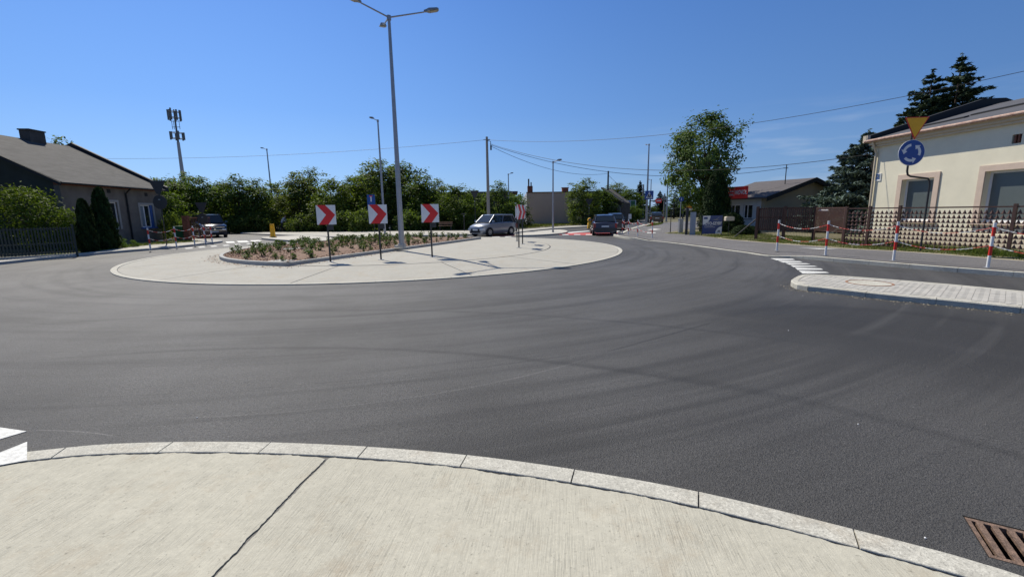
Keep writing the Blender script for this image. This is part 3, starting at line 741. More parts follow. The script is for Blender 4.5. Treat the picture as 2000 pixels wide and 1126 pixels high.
# paving surface follows the kerb height
rki = offset(rk, .148)
if (rki[5]-rback[5]).length > (rk[5]-rback[5]).length: rki = offset(rk, -.148)
def resamp(P, n):
    L = [0]
    for i in range(1,len(P)): L.append(L[-1]+(P[i]-P[i-1]).length)
    out = []; j = 0
    for i in range(n):
        s = L[-1]*i/(n-1)
        while j < len(P)-2 and L[j+1] < s: j += 1
        t = (s-L[j])/max(L[j+1]-L[j],1e-9); out.append(P[j].lerp(P[j+1], min(1,t)))
    return out
a_ = resamp(rki, 70); b_ = resamp(rback, 70); vs = []; fs = []
for i in range(70):
    q = drop(Lk*i/69)-.006
    vs += [(a_[i].x,a_[i].y,q), (a_[i].lerp(b_[i],.25).x, a_[i].lerp(b_[i],.25).y, .75*.11+.25*q), (b_[i].x,b_[i].y,.11)]
for i in range(69):
    for j in range(2): fs.append((i*3+j, i*3+j+1, (i+1)*3+j+1, (i+1)*3+j))
me = MB().add(vs,fs).mesh('path_surface', M['path'])
for p in me.polygons:
    if p.normal.z < 0: p.flip()
link('path_surface', me, rs)
# far section of the same path, beyond the bollards
zslab('far_path', [G(*q,.06)[:2] for q in [(1206,458),(1229,448),(1257,440),(1290,434.5),(1350,432),(1420,436),(1350,447),(1299,456),(1300,463),(1240,464)]], -.04, .06, M['path'])
zslab('far_kerb_strip', [G(*q,.08)[:2] for q in [(1203,459),(1229,446.5),(1257,439),(1290,433.5),(1291,434.2),(1258,440.5),(1232,448.2),(1207,461)]], -.03, .10, M['kerb'])
paint('bicycle_symbol_patch', [(1562,484),(1602,484.8),(1642,485.5),(1600,486.5)], .118)
paint('path_marking', [(1263,448),(1278,446.5),(1292,447.5),(1277,449.2)], .066)
paint('path_marking', [(1264,454),(1280,453.6),(1281,454.8),(1264,455.4)], .066)
# pale concrete edge between path and grass
bk2 = resamp(rback, 60); oo = offset(bk2, .16)
if (oo[5]-rk[5]).length < (bk2[5]-rk[5]).length: oo = offset(bk2, -.16)
put_edge = MB()
for i in range(12, 58):
    put_edge.add([(bk2[i].x,bk2[i].y,.112),(bk2[i+1].x,bk2[i+1].y,.112),(oo[i+1].x,oo[i+1].y,.114),(oo[i].x,oo[i].y,.114)], [(0,1,2,3)])
me = put_edge.mesh('sandy_edge', M['sand'])
for p in me.polygons:
    if p.normal.z < 0: p.flip()
tag(link('sandy_edge', me), kind='structure')
# verge
rv = [tuple(p) for p in rback]+[(34,3),(45,30),(60,75),(38,75)]+[tuple(G(*q,.08)[:2]) for q in [(1420,436),(1350,446),(1299,455)]]
zslab('right_verge', rv, -.05, .095, M['grass_soil'])
zslab('verge_patch', [G(*q,.06)[:2] for q in [(1261,442.5),(1275,436.5),(1296,435.5),(1290,438.5)]], -.03, .085, M['grass_soil'])

# ---- left sidewalk
lk = [Vector((-20.3,10)),Vector((-20.2,14))]+[Vector(G(x,y)[:2]) for x,y in [(0,517),(69,509.5),(161,500.5),(230,494),(297,488.5),(345,484.2),(391,479),(435,473)]]+[Vector((-22.3,32.6)),Vector((-27,35.2)),Vector((-36,39.4))]
lk = dense(lk, .35)
lb = [Vector((-22,10)),Vector((-21.8,14))]+[Vector(G(x,y,.1)[:2]) for x,y in [(0,508),(92,501),(161,494.5),(230,486),(287,479.6),(345,475),(395,471)]]+[Vector((-26,32.4)),Vector((-36,36.6))]
lb = dense(lb, .35)
ls = setting('left_sidewalk')
kerb(ls, lk, .15, -.03, .12, M['kerb_d'], 1.0, .01, .015)
lki = offset(lk, .15)
put('paving_bed', MB().prism([tuple(p) for p in lki]+[tuple(p) for p in lb[::-1]], -.05, .106), M['sidewalk'], ls)
a_ = resamp(lki, 90); b_ = resamp(lb, 90)
for i in range(20, 84):                                   # paving slabs
    for j in range(3):
        def pt(ii, f): return a_[ii].lerp(b_[ii], f)
        f0, f1 = j/3+.006, (j+1)/3-.006
        q = [pt(i,f0).lerp(pt(i+1,f0),.02), pt(i,f0).lerp(pt(i+1,f0),.98), pt(i,f1).lerp(pt(i+1,f1),.98), pt(i,f1).lerp(pt(i+1,f1),.02)]
        zt = .114+random.uniform(-.0015,.0015)
        put('paving_slab', MB().prism([tuple(p) for p in q], .1, zt), M['sidewalk'], ls)
zslab('left_verge', [tuple(p) for p in lb]+[(-60,52),(-90,60),(-90,8),(-22,8)], -.05, .09, M['grass_soil'])

# ---- back side: sidewalks, islands, verge
bs = zslab('back_sidewalk', [G(*q,.1)[:2] for q in [(470,455),(545,458),(640,461.5),(700,463.2),(765,460.5),(850,458.5),(927,457),(1000,455),(1040,449.5),(1075,446),(1150,441.5),(1150,439),(1100,441.5),(1025,447),(930,450),(800,451),(680,452),(560,453),(470,453.6)]], -.05, .10, M['sidewalk'])
bkp = dense([Vector(G(*q)[:2]) for q in [(470,455.6),(545,459),(640,463),(700,464.8),(765,462),(850,460),(927,458.6),(1002,456.4),(1042,450.5),(1077,446.8),(1150,442.3)]], .5)
bkr = setting('back_kerb'); kerb(bkr, bkp, .16, -.03, .115, M['kerb_d'], 2.0, .02, .015)
zslab('back_verge', [G(*q,.05)[:2] for q in [(430,452.6),(560,452.6),(680,451.6),(800,450.6),(930,449.6),(1025,446.5),(1100,440.9),(1150,438.6),(1170,436)]]+[(30,95),(-20,110),(-90,100),(-70,62),(-44,52)], -.05, .075, M['grass_soil'])
def island(name, pix, base_m='sidewalk'):
    s = setting(name); P = dense([Vector(G(x,y)[:2]) for x,y in pix], .4, True)
    a = sum(P[i].x*P[(i+1)%len(P)].y-P[(i+1)%len(P)].x*P[i].y for i in range(len(P)))
    if a < 0: P = P[::-1]
    kerb(s, P+[P[0]], .14, -.03, .12, M['kerb'], 1.0, .01, .015)
    put('island_surface', MB().prism([tuple(p) for p in offset(P, .138, True)], -.03, .112), M[base_m], s); return s
island('left_refuge_island', [(512,467.5),(532,464.5),(590,462.5),(650,467),(640,472.5),(585,473)])
island('back_refuge_island', [(1004,459.5),(1030,455.5),(1085,450.5),(1108,453),(1095,458),(1030,462)])
cw = setting('left_zebra_crossing')
for q in [[(440,471.5),(456,471),(460,474),(443,474.5)],[(462,470.3),(482,469.8),(487,472.6),(466,473.3)],[(488,469.2),(506,468.6),(512,471),(492,471.8)],
          [(360,484.2),(374,483.3),(378,484.6),(364,485.6)],[(386,482.2),(398,481.4),(402,482.6),(390,483.5)],[(410,480.4),(421,479.6),(425,480.8),(414,481.7)],[(434,478.7),(445,478),(449,479.1),(438,479.9)],[(456,477),(467,476.3),(471,477.3),(460,478.1)],[(480,475.6),(490,475),(494,475.9),(484,476.6)]]:
    paint('painted_bar', q, .005, parent=cw)
rc = setting('red_cycle_crossing')
paint('red_surface', [(1088,458.4),(1093,455.2),(1205,453.6),(1209,459.8)], .005, 'redpaint', parent=rc)
paint('red_surface', [(955,461.4),(958,458.6),(1010,457.2),(1008,460.2)], .005, 'redpaint', parent=rc)
for x in (1098,1121,1144,1190):
    paint('painted_bar', [(x,457.2),(x+12,457.2),(x+13,458.6),(x,458.6)], .009, parent=rc)
for q in [[(1096,454.6),(1130,451.6),(1150,450.4),(1152,451.5),(1115,455)],[(1190,453.2),(1204,449.5),(1212,450),(1203,454.3)],[(900,463.5),(912,463),(916,464.2),(903,464.8)],[(960,462.2),(974,461.6),(978,462.6),(964,463.3)],[(985,461.8),(997,461.2),(1001,462.2),(988,462.9)]]:
    paint('painted_bar', q, .009, parent=rc)

# ------------------------------------------------------------ vegetation builders
def crown_points(rng, n_clump, rad, shape='round', low=.0):
    """clump centres in a unit crown: x,y in -1..1, z 0..1"""
    pts = []
    lob = [(rng.uniform(-.55,.55), rng.uniform(-.55,.55), rng.uniform(.3,.8), rng.uniform(.35,.6)) for _ in range(9)]
    while len(pts) < n_clump:
        p = rng.uniform(-1,1,3); p[2] = (p[2]+1)/2
        if shape == 'round': r = math.sqrt(p[0]**2+p[1]**2+((p[2]-.45)/.55)**2)
        elif shape == 'bush': r = math.sqrt(p[0]**2+p[1]**2+((p[2]-.3)/.72)**2)
        else: r = math.hypot(p[0],p[1])/max(.12,(1-p[2])**.6)
        inl = any((p[0]-a)**2+(p[1]-b)**2+((p[2]-c)*.9)**2 < d*d for a,b,c,d in lob)
        if r < 1 and (inl or r < .62) and rng.uniform() < .25+r*.9: pts.append(p)
    return np.array(pts)
def tree_meshes(seed, h, wd, n_clump, per, leaf, m, crown0=.15, shape='round', clump_r=.5, trunk=.16, spiky=.0, asp=.5):
    rng = np.random.default_rng(seed); c = crown_points(rng, n_clump, wd, shape)
    Ccl = np.c_[c[:,0]*wd/2, c[:,1]*wd/2, h*crown0+c[:,2]*h*(1-crown0)]
    if spiky:
        k = int(n_clump*.14); a = rng.uniform(0,2*PI,k); r = rng.uniform(0,.75,k)*wd/2
        Ccl = np.r_[Ccl, np.c_[np.cos(a)*r, np.sin(a)*r, h*(1-.25*(r/(wd/2))**2)+rng.uniform(-.1,.12,k)*h*spiky]]
    n = len(Ccl)*per; idx = np.repeat(np.arange(len(Ccl)), per)
    off = rng.normal(0,1,(n,3))*clump_r*np.array([.55,.55,.42])*rng.uniform(.6,1.2,(len(Ccl),1))[idx]
    P = Ccl[idx]+off; P[:,2] = np.maximum(P[:,2], .05)
    cen = np.array([0,0,h*.5]); N = (P-cen)*.35+rng.normal(0,1,(n,3))+np.array([0,0,.9])
    me = cards('foliage', P, N, leaf*rng.uniform(.6,1.25,n), asp, m, rng=rng)
    tb = MB(); th = h*(crown0+.35)
    tb.path([(0,0,-.1),(.03*wd*rng.uniform(-1,1),.03*wd*rng.uniform(-1,1),th*.5),(0,0,th),(rng.uniform(-.1,.1)*wd,0,h*.82)], [trunk*1.25,trunk,trunk*.75,trunk*.2], 8)
    for i in range(14):
        q = Ccl[rng.integers(len(Ccl))]; z0 = h*rng.uniform(crown0*.7+.05, .6); z0 = min(z0, q[2]*.9)
        md = np.array([q[0]*.45, q[1]*.45, (z0*.45+q[2]*.55)])
        tb.path([(0,0,z0), tuple(md), tuple(q)], [trunk*.5, trunk*.3, trunk*.08], 5)
    return me, tb.mesh('trunk', M['bark'], True)
def conifer_meshes(seed, h, wd, m, leaf=.16, dens=1.0, tops=((0,0,1.0),), droop=.25, base=.05, sparse=0.0, pw=.8):
    rng = np.random.default_rng(seed); Ps = []; Us = []; tb = MB()
    for tx, ty, tf in tops:
        H = h*tf; tb.path([(tx,ty,-.1),(tx,ty,H*.5),(tx,ty,H)], [.16*h/10,.09*h/10,.015], 7)
        z = H*base; 
        while z < H*.985:
            f = 1-z/H; L = wd/2*(f**pw)*rng.uniform(.8,1.12)*(tf if tf<1 else 1); nb = int(6+7*f)
            for k in range(nb):
                a = rng.uniform(0,2*PI); l = L*rng.uniform(.72,1.12)
                if rng.uniform() < sparse: continue
                tip = np.array([math.cos(a)*l, math.sin(a)*l, -droop*l*(.4+.6*f)+.12*l]); st = np.array([tx,ty,z])
                if l > .5: tb.tube(st, st+tip*.9, .012*h/10+.006, .004, 4)
                nn = int((16+l*60)*dens); t = rng.uniform(.12,1.0,nn)**.8
                side = np.array([-math.sin(a), math.cos(a), 0]); sw = rng.normal(0,1,nn)*l*.17*(1.15-t)
                P = st+tip*t[:,None]+side*sw[:,None]; P[:,2] += rng.normal(0,.05,nn)-abs(sw)*.3
                Ps.append(P); d = tip/np.linalg.norm(tip)
                Us.append(d+side*np.sign(sw)[:,None]*.8+rng.normal(0,.35,(nn,3)))
            z += h*.022*(1+.4*rng.uniform())+.05
        k = 26; Ps.append(np.c_[rng.normal(tx,.03,k), rng.normal(ty,.03,k), rng.uniform(H*.93,H*1.02,k)]); Us.append(rng.normal(0,.4,(k,3))+np.array([0,0,1]))
    P = np.concatenate(Ps); U = np.concatenate(Us); n = len(P)
    N = rng.normal(0,.6,(n,3))+np.array([0,0,1]); 
    me = cards('foliage', P, N, leaf*rng.uniform(.6,1.3,n), .34, m, up=U, rng=rng)
    return me, tb.mesh('trunk', M['bark'], True)
def thuja_mesh(seed, h, wd, m, n=9000, leaf=.1, power=.55, shape='cone', rough=.10):
    rng = np.random.default_rng(seed); f = rng.uniform(0,1,n)**1.25; a = rng.uniform(0,2*PI,n)
    if shape == 'cone': r = wd/2*np.minimum(1, (1-f)**power*1.08)*np.minimum(1,.72+f*2.2)
    else: r = wd/2*np.sqrt(np.maximum(0,1-(2*f-1)**2*.95))
    r = r*(1+rough*np.sin(a*3+f*7+np.sin(f*13))+rough*.7*np.sin(a*7+f*19))*rng.uniform(.72,1.10,n)
    P = np.c_[np.cos(a)*r, np.sin(a)*r, f*h]; N = np.c_[np.cos(a), np.sin(a), .3+0*a]+rng.normal(0,.55,(n,3))
    U = np.c_[np.cos(a)*.25, np.sin(a)*.25, 1+0*a]+rng.normal(0,.3,(n,3))
    me = cards('foliage', P, N, leaf*rng.uniform(.6,1.3,n), .4, m, up=U, rng=rng)
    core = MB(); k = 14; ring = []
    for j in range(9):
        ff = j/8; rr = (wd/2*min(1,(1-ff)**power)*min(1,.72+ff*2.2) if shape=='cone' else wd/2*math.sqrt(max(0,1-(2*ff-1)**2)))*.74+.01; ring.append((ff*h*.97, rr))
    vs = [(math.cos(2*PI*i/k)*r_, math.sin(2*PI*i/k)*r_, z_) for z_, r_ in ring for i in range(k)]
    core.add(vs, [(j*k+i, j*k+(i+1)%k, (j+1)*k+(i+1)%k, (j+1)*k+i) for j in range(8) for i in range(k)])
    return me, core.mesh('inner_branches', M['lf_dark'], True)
def plant_tree(name, meshes, loc, label, cat='tree', rz=0, s=(1,1,1), group=None):
    t = thing(name, label, cat, loc, rz, group); t.scale = s
    link('foliage', meshes[0], t); link(meshes[1].name.split('.')[0], meshes[1], t); return t

# ------------------------------------------------------------ left house
A = G(139,487.5); B = G(323,470.5); dA = Vector((B.x-A.x, B.y-A.y)); Lh = dA.length; dA.normalize()
hz = math.atan2(dA.y, dA.x); nA = Vector((-dA.y, dA.x))
EH = onplane(139,350,A,dA)[1]                         # eave height
EH2 = onplane(302,366,A,dA)[1]; EH = (EH+EH2)/2
rid = onplane(133,286,(B.x,B.y),nA)                   # ridge end on the far gable plane
Wd = 2*rid[0]; RH = rid[1]
LH = thing('old_house', 'low grey rendered house with dark tar paper roof on the left of the roundabout', 'house', (A.x,A.y,0), hz)
def lx(px, py): return onplane(px, py, A, dA)
w1a, w1b = lx(191,392), lx(236,447); w2a, w2b = lx(272,400), lx(303,443)
holes = [(w1a[0],w1b[0],max(.9,w1b[1]),2.75), (w2a[0],w2b[0],w2b[1],w2a[1])]
mb = MB().wall(0, Lh, -.1, EH-.32, holes, 0, .3, 0); put('street_wall', mb, M['greywall'], LH)
put('brick_cornice', MB().box(-.02,Lh+.02,-.05,.28,EH-.32,EH-.1), M['brickred'], LH)
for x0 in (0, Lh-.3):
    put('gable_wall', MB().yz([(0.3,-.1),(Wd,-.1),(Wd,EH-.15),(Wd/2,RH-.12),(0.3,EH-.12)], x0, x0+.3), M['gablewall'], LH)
put('rear_wall', MB().box(.3,Lh-.3,Wd-.3,Wd-.01,-.1,EH-.2), M['greywall'], LH)
sl_ = (RH-EH)/(Wd/2)
rf = MB()
rf.hull([(-.35,-.35,EH-.35*sl_-.08),(Lh+.25,-.35,EH-.35*sl_-.08),(Lh+.25,Wd/2,RH-.08),(-.35,Wd/2,RH-.08),(-.35,-.35,EH-.35*sl_+.03),(Lh+.25,-.35,EH-.35*sl_+.03),(Lh+.25,Wd/2,RH+.03),(-.35,Wd/2,RH+.03)])
rf.hull([(-.35,Wd/2,RH-.08),(Lh+.25,Wd/2,RH-.08),(Lh+.25,Wd+.35,EH-.35*sl_-.08),(-.35,Wd+.35,EH-.35*sl_-.08),(-.35,Wd/2,RH+.03),(Lh+.25,Wd/2,RH+.03),(Lh+.25,Wd+.35,EH-.35*sl_+.03),(-.35,Wd+.35,EH-.35*sl_+.03)])
roof = put('roof', rf, M['roofleft'], LH)
put('parapet', MB().yz([(-.45,EH-.35*sl_-.12),(Wd/2,RH-.05),(Wd+.45,EH-.35*sl_-.12),(Wd+.45,EH-.35*sl_+.18),(Wd/2,RH+.30),(-.45,EH-.35*sl_+.18)], Lh+.252, Lh+.5), M['black'], roof)
put('verge_board', MB().yz([(-.4,EH-.40*sl_-.16),(Wd/2,RH-.2),(Wd+.4,EH-.4*sl_-.16),(Wd+.4,EH-.4*sl_+.0),(Wd/2,RH+.05),(-.4,EH-.4*sl_+.0)], -.40, -.352), M['black'], roof)
put('gutter', MB().path([(-.35,-.43,EH-.35*sl_-.04),(Lh+.25,-.43,EH-.35*sl_-.06)], .06, 8), M['black'], roof)
cs = onplane(65,268,(A.x+nA.x*Wd/2,A.y+nA.y*Wd/2),dA)
ct = onplane(65,252,(A.x+nA.x*Wd/2,A.y+nA.y*Wd/2),dA)[1]
put('chimney', MB().box(cs[0]-.62,cs[0]+.45,Wd/2-.35,Wd/2+.25,RH-.4,ct-.18).box(cs[0]-.67,cs[0]+.5,Wd/2-.4,Wd/2+.3,ct-.18,ct-.10), M['chim'], roof)
dp = lx(250,420)[0]
put('downpipe', MB().path([(dp,-.40,EH-.3),(dp,-.08,EH-.6),(dp,-.08,.05)], .05, 8), M['black'], LH)
def casement(parent, x0,x1,z0,z1,y,fm,gm,fw_=.07,mull=None,glasses=None):
    f = MB(); f.box(x0,x1,y,y+.07,z1-fw_,z1).box(x0,x1,y,y+.07,z0,z0+fw_).box(x0,x0+fw_,y+.001,y+.069,z0+fw_,z1-fw_).box(x1-fw_,x1,y+.001,y+.069,z0+fw_,z1-fw_)
    ms = mull if mull is not None else [(x0+x1)/2]
    for q in ms: f.box(q-fw_*.55,q+fw_*.55,y+.001,y+.069,z0+fw_,z1-fw_)
    wdw = put('window', f, fm, parent); xs = [x0+fw_*.9]+[q for q in ms]+[x1-fw_*.9]
    for i in range(len(xs)-1):
        put('pane', MB().box(xs[i]+.005,xs[i+1]-.005,y+.030,y+.045,z0+fw_*.9,z1-fw_*.9), glasses[i] if glasses else gm, wdw)
    return wdw
x0,x1,z0,z1 = holes[1]; bw = (x1-x0)
casement(LH, x0,x0+bw*.84,z0,z1,.08,M['wframe'],M['glass'],.07,[x0+bw*.40],[M['curtain'],M['glass']])
put('shutter', MB().box(x0+bw*.845,x1-.002,.02,.12,z0,z1), M['blueframe'], LH)
put('sill', MB().box(x0-.15,x1+.15,-.12,.10,z0-.09,z0-.001), M['blueframe'], LH)
def surround(parent,x0,x1,z0,z1,w_,m,t=.035):
    mb = MB().box(x0-w_,x0-.001,-t,-.001,z0,z1+w_).box(x1+.001,x1+w_,-t,-.001,z0,z1+w_).box(x0-.001,x1+.001,-t,-.001,z1+.001,z1+w_)
    return put('window_surround', mb, m, parent)
surround(LH,x0,x1,z0,z1,.14,M['greytrim'])
x0,x1,z0,z1 = holes[0]; casement(LH,x0,x1,z0,z1,.08,M['wframe'],M['glass'],.07,None,[M['curtain'],M['glass']]); surround(LH,x0,x1,z0,z1,.14,M['greytrim'])
for px,py in ((212,373),(285,380)):
    q = lx(px,py); put('vent', MB().box(q[0]-.14,q[0]+.14,-.012,.02,q[1]-.12,q[1]+.12), M['black'], LH)
q = onplane(110,374,(A.x,A.y),nA)

# left fence
f1 = G(151,498,.08); f0 = G(0,507,.08); fd = Vector((f1.x-f0.x, f1.y-f0.y)).normalized()
LFn = thing('slat_fence', 'dark green fence of upright metal slats in front of the leafy shrubs', 'fence', (f1.x,f1.y,.08), math.atan2(-fd.y,-fd.x))
fl = 9.5; n_ = int(fl/.10); sm = MB().box(-.026,.026,-.01,.01,.10,1.30).mesh('slat', M['fencegreen'])
for i in range(n_): link('slat', sm, LFn, (.10+i*.10, 0, random.uniform(-.01,.01)))
for z_ in (.16,.55,1.20): put('rail', MB().box(.05,fl,-.045,-.012,z_,z_+.05), M['fencegreen'], LFn)
for i in range(5): put('post', MB().box(-.04+i*2.4,.04+i*2.4,-.04,.04,-.1,1.42), M['fencegreen'], LFn)
put('plinth', MB().box(.045,fl,-.06,.06,-.12,.085), M['kerb_d'], LFn)

# shrubs left
def px_h(px, top, base_pt): return Zt(px, top, base_pt.y).z
def place_px(px, base, z=.08): return G(px, base, z)
sh1 = tree_meshes(21, 3.0, 3.6, 130, 42, .075, M['lf_lilac'], .02, 'bush', .42, .05, .3)
p = Vector((-24.6,22.6,.08)); plant_tree('leafy_shrub', sh1, p, 'large yellow green shrub behind the right end of the green slat fence', 'shrub', .4, (1.05,.9,1.0))
plant_tree('leafy_shrub', sh1, Vector((-27.2,21.9,.08)), 'large yellow green shrub behind the green slat fence at the left edge', 'shrub', 2.4, (1.05,1.0,1.15))
plant_tree('leafy_shrub', sh1, Vector((-22.9,23.3,.08)), 'low yellow green shrub between the fence end post and the dark thujas', 'shrub', 4.0, (.5,.5,.62))
tl_ = tree_meshes(23, 6.5, 5.0, 150, 42, .10, M['lf_line'], .3, 'round', .6, .12)
plant_tree('garden_tree', tl_, Vector((-30.5,24.8,.05)), 'dark leafy tree standing against the gable of the old grey house', 'tree', 0, (1,1,.96))
th = thuja_mesh(5, 2.9, 1.0, M['lf_thuja'], 9000, .085, .35, rough=.22)
b = G(176,492,.08); plant_tree('thuja', th, b, 'left and smaller of two dark thujas before the old house wall', 'thuja', 0, (.72,.72,.9))
b = G(212,487,.08); plant_tree('thuja', th, b, 'taller dark thuja covering the first window of the old house', 'thuja', 1, (.88,.88,1.12))
sh2 = tree_meshes(25, 1.0, 1.3, 30, 40, .05, M['lf_lilac'], .02, 'bush', .25, .02)
for px,py,s_,lb_ in ((168,491,.6,'small weedy bush at the foot of the smaller thuja'),(238,485,.55,'small weedy bush at the wall foot right of the taller thuja'),(262,483,.4,'low weedy bush under the downpipe of the old house')):
    plant_tree('weed_bush', sh2, G(px,py,.08), lb_, 'bush', px, (s_,s_,s_))

# ------------------------------------------------------------ right (cream) house
RX = 19.3; r_ = ray(1690,460); RY = RX/(r_.x/r_.y)
dR = Vector((.045,-1)).normalized(); RA = (RX,RY); LR = 22.0
rz_ = math.atan2(dR.y, dR.x)
def rx(px,py): return onplane(px,py,RA,dR)
REH = rx(1703,276)[1]
RHs = thing('cream_house', 'long cream rendered house with peach window surrounds and grey roof behind the patterned metal fence', 'house', (RX,RY,0), rz_)
wA = rx(1756,345); wB = rx(1826,338); wz1 = rx(1790,350)[1]-.0
h1 = (rx(1757,400)[0], rx(1819,400)[0], 1.05, rx(1790,349)[1])
h2 = (rx(1924,350)[0], rx(1924,350)[0]+(h1[1]-h1[0])*1.15, 1.05, rx(1950,333)[1])
gap = h2[0]-h1[0]
h3 = (h2[0]+gap, h2[1]+gap, 1.05, h2[3])
vq = rx(1986,271); vh = (vq[0]-.16, vq[0]+.16, vq[1]-.17, vq[1]+.17)
put('street_wall', MB().wall(0,LR,-.1,REH-.35,[h1,h2,h3,vh],0,.35,0,0), M['cream'], RHs)
hw = 6.3; slr = .265; RRH = REH+hw*slr
put('gable_wall', MB().yz([(.35,-.1),(2*hw,-.1),(2*hw,REH-.1),(hw,RRH-.12),(.35,REH-.05)], .0, .35), M['cream'], RHs)
put('gable_wall', MB().yz([(.35,-.1),(2*hw,-.1),(2*hw,REH-.1),(hw,RRH-.12),(.35,REH-.05)], LR-.35, LR), M['cream'], RHs)
put('plinth', MB().box(-.03,LR,-.05,-.002,-.1,.55), M['creamtrim'], RHs)
co_ = MB().box(-.10,LR,-.16,.3,REH-.35,REH-.24).box(-.16,LR,-.26,.3,REH-.24,REH-.12).box(-.2,LR,-.34,.3,REH-.12,REH-.04)
put('cornice', co_, M['creamtrim'], RHs)
ro = MB(); o_ = .34; ze = REH-.035
ro.hull([(-.1,-o_,ze),(LR+.3,-o_,ze),(LR+.3,hw,ze+(hw+o_)*slr),(-.1,hw,ze+(hw+o_)*slr),(-.1,-o_,ze+.07),(LR+.3,-o_,ze+.07),(LR+.3,hw,ze+.07+(hw+o_)*slr),(-.1,hw,ze+.07+(hw+o_)*slr)])
zr = ze+(hw+o_)*slr
ro.hull([(-.1,hw,zr),(LR+.3,hw,zr),(LR+.3,2*hw+o_,ze),(-.1,2*hw+o_,ze),(-.1,hw,zr+.07),(LR+.3,hw,zr+.07),(LR+.3,2*hw+o_,ze+.07),(-.1,2*hw+o_,ze+.07)])
roof = put('roof', ro, M['roofgrey'], RHs)
put('parapet', MB().yz([(-o_+.05,ze-.02),(hw,zr-.02),(2*hw+o_,ze-.02),(2*hw+o_,ze+.34),(hw+.6,zr+.40),(hw-.6,zr+.36),(-o_+.05,ze+.30)], -.34, -.102), M['black'], roof)
put('parapet_end', MB().box(-.36,-.08,-o_-.12,-o_+.045,ze-.05,ze+.30), M['creamtrim'], roof)
for q in range(3):
    x_ = 1.4+q*1.9; put('roof_strip', MB().hull([(x_-.6,1.1+q*.9,ze+.075+(1.1+q*.9+o_)*slr),(x_+1.5,1.5+q*.9,ze+.075+(1.5+q*.9+o_)*slr),(x_+1.5,1.75+q*.9,ze+.075+(1.75+q*.9+o_)*slr),(x_-.6,1.35+q*.9,ze+.075+(1.35+q*.9+o_)*slr),
       (x_-.6,1.1+q*.9,ze+.14+(1.1+q*.9+o_)*slr),(x_+1.5,1.5+q*.9,ze+.14+(1.5+q*.9+o_)*slr),(x_+1.5,1.75+q*.9,ze+.14+(1.75+q*.9+o_)*slr),(x_-.6,1.35+q*.9,ze+.14+(1.35+q*.9+o_)*slr)]), M['black'], roof)
put('gutter', MB().path([(-.25,-o_-.08,ze+.0),(LR+.3,-o_-.08,ze-.03)], .075, 10), M['gutter'], roof)
put('downpipe', MB().path([(.16,-o_-.02,ze-.06),(.16,-.22,ze-.35),(.16,-.09,ze-.62),(.16,-.09,.1)], .055, 10), M['creamtrim'], RHs)
for i,h_ in enumerate((h1,h2,h3)):
    surround(RHs, *h_, .24, M['pinktrim'], .05)
    put('sill', MB().box(h_[0]-.32,h_[1]+.32,-.12,.05,h_[2]-.10,h_[2]-.001), M['pinktrim'], RHs)
    casement(RHs, h_[0],h_[1],h_[2],h_[3],.20,M['wframe'],M['blind'],.09,[])
put('vent_back', MB().box(vh[0],vh[1],.12,.15,vh[2],vh[3]), M['brickred'], RHs)
for q in range(2): put('vent_brick', MB().box(vh[0]+.06+q*.12,vh[0]+.12+q*.12,.02,.11,vh[2]+.01,vh[3]-.01), M['brickred'], RHs)
q = rx(1716,346); hs = .17
pl = put('house_number_plate', MB().box(q[0]-hs,q[0]+hs,-.03,-.002,q[1]-hs*1.15,q[1]+hs*1.15), M['white'], RHs)
put('plate_field', MB().box(q[0]-hs*.75,q[0]+hs*.75,-.034,-.0305,q[1]-hs*.65,q[1]+hs*.9), M['curtain'], pl)
def text(s, size, m, parent, loc, rot, name='lettering', extrude=.004, shear=0, xs=1.0, bold=0.0, align='CENTER'):
    cu = bpy.data.curves.new('t', 'FONT'); cu.body = s; cu.size = size; cu.extrude = extrude; cu.shear = shear
    cu.align_x = align; cu.align_y = 'CENTER'; cu.offset = bold; cu.resolution_u = 3
    ob = bpy.data.objects.new('t', cu); C.objects.link(ob); bpy.context.view_layer.update()
    me = bpy.data.meshes.new_from_object(ob.evaluated_get(bpy.context.evaluated_depsgraph_get())); me.name = name
    bpy.data.objects.remove(ob); me.materials.clear(); me.materials.append(m)
    o = link(name, me, parent, loc); o.rotation_euler = rot; o.scale = (xs,1,1); return o
text('2', .34, M['blue'], pl, (q[0], -.038, q[1]+.02), (PI/2,0,0), 'number')
# satellite dish on the gable
dish = MB(); k = 18; vs = [(0,0,-.09)]; fs = []
for r_ in (.25,.5):
    for j in range(k): vs.append((r_*.9*math.cos(2*PI*j/k), r_*math.sin(2*PI*j/k), -.09+.36*r_*r_))
for j in range(k):
    a = 1+j; b = 1+(j+1)%k; fs += [(0,a,b),(a,a+k,b+k,b)]
ds = thing('satellite_dish', 'grey satellite dish on the far corner of the cream house', 'satellite dish', (RX+.75,RY+.6,3.95), 0)
o = put('reflector', MB().add(vs,fs), M['chim'], ds); o.rotation_euler = (R(100),0,R(-62)); o.scale = (.85,.85,.85)
put('arm', MB().path([(0,-.1,0),(-.25,-.45,-.3)], .02, 6).path([(.15,.0,-.1),(0,0,-.1),(.1,-.9,-.1)], .025, 6), M['lamp'], ds)

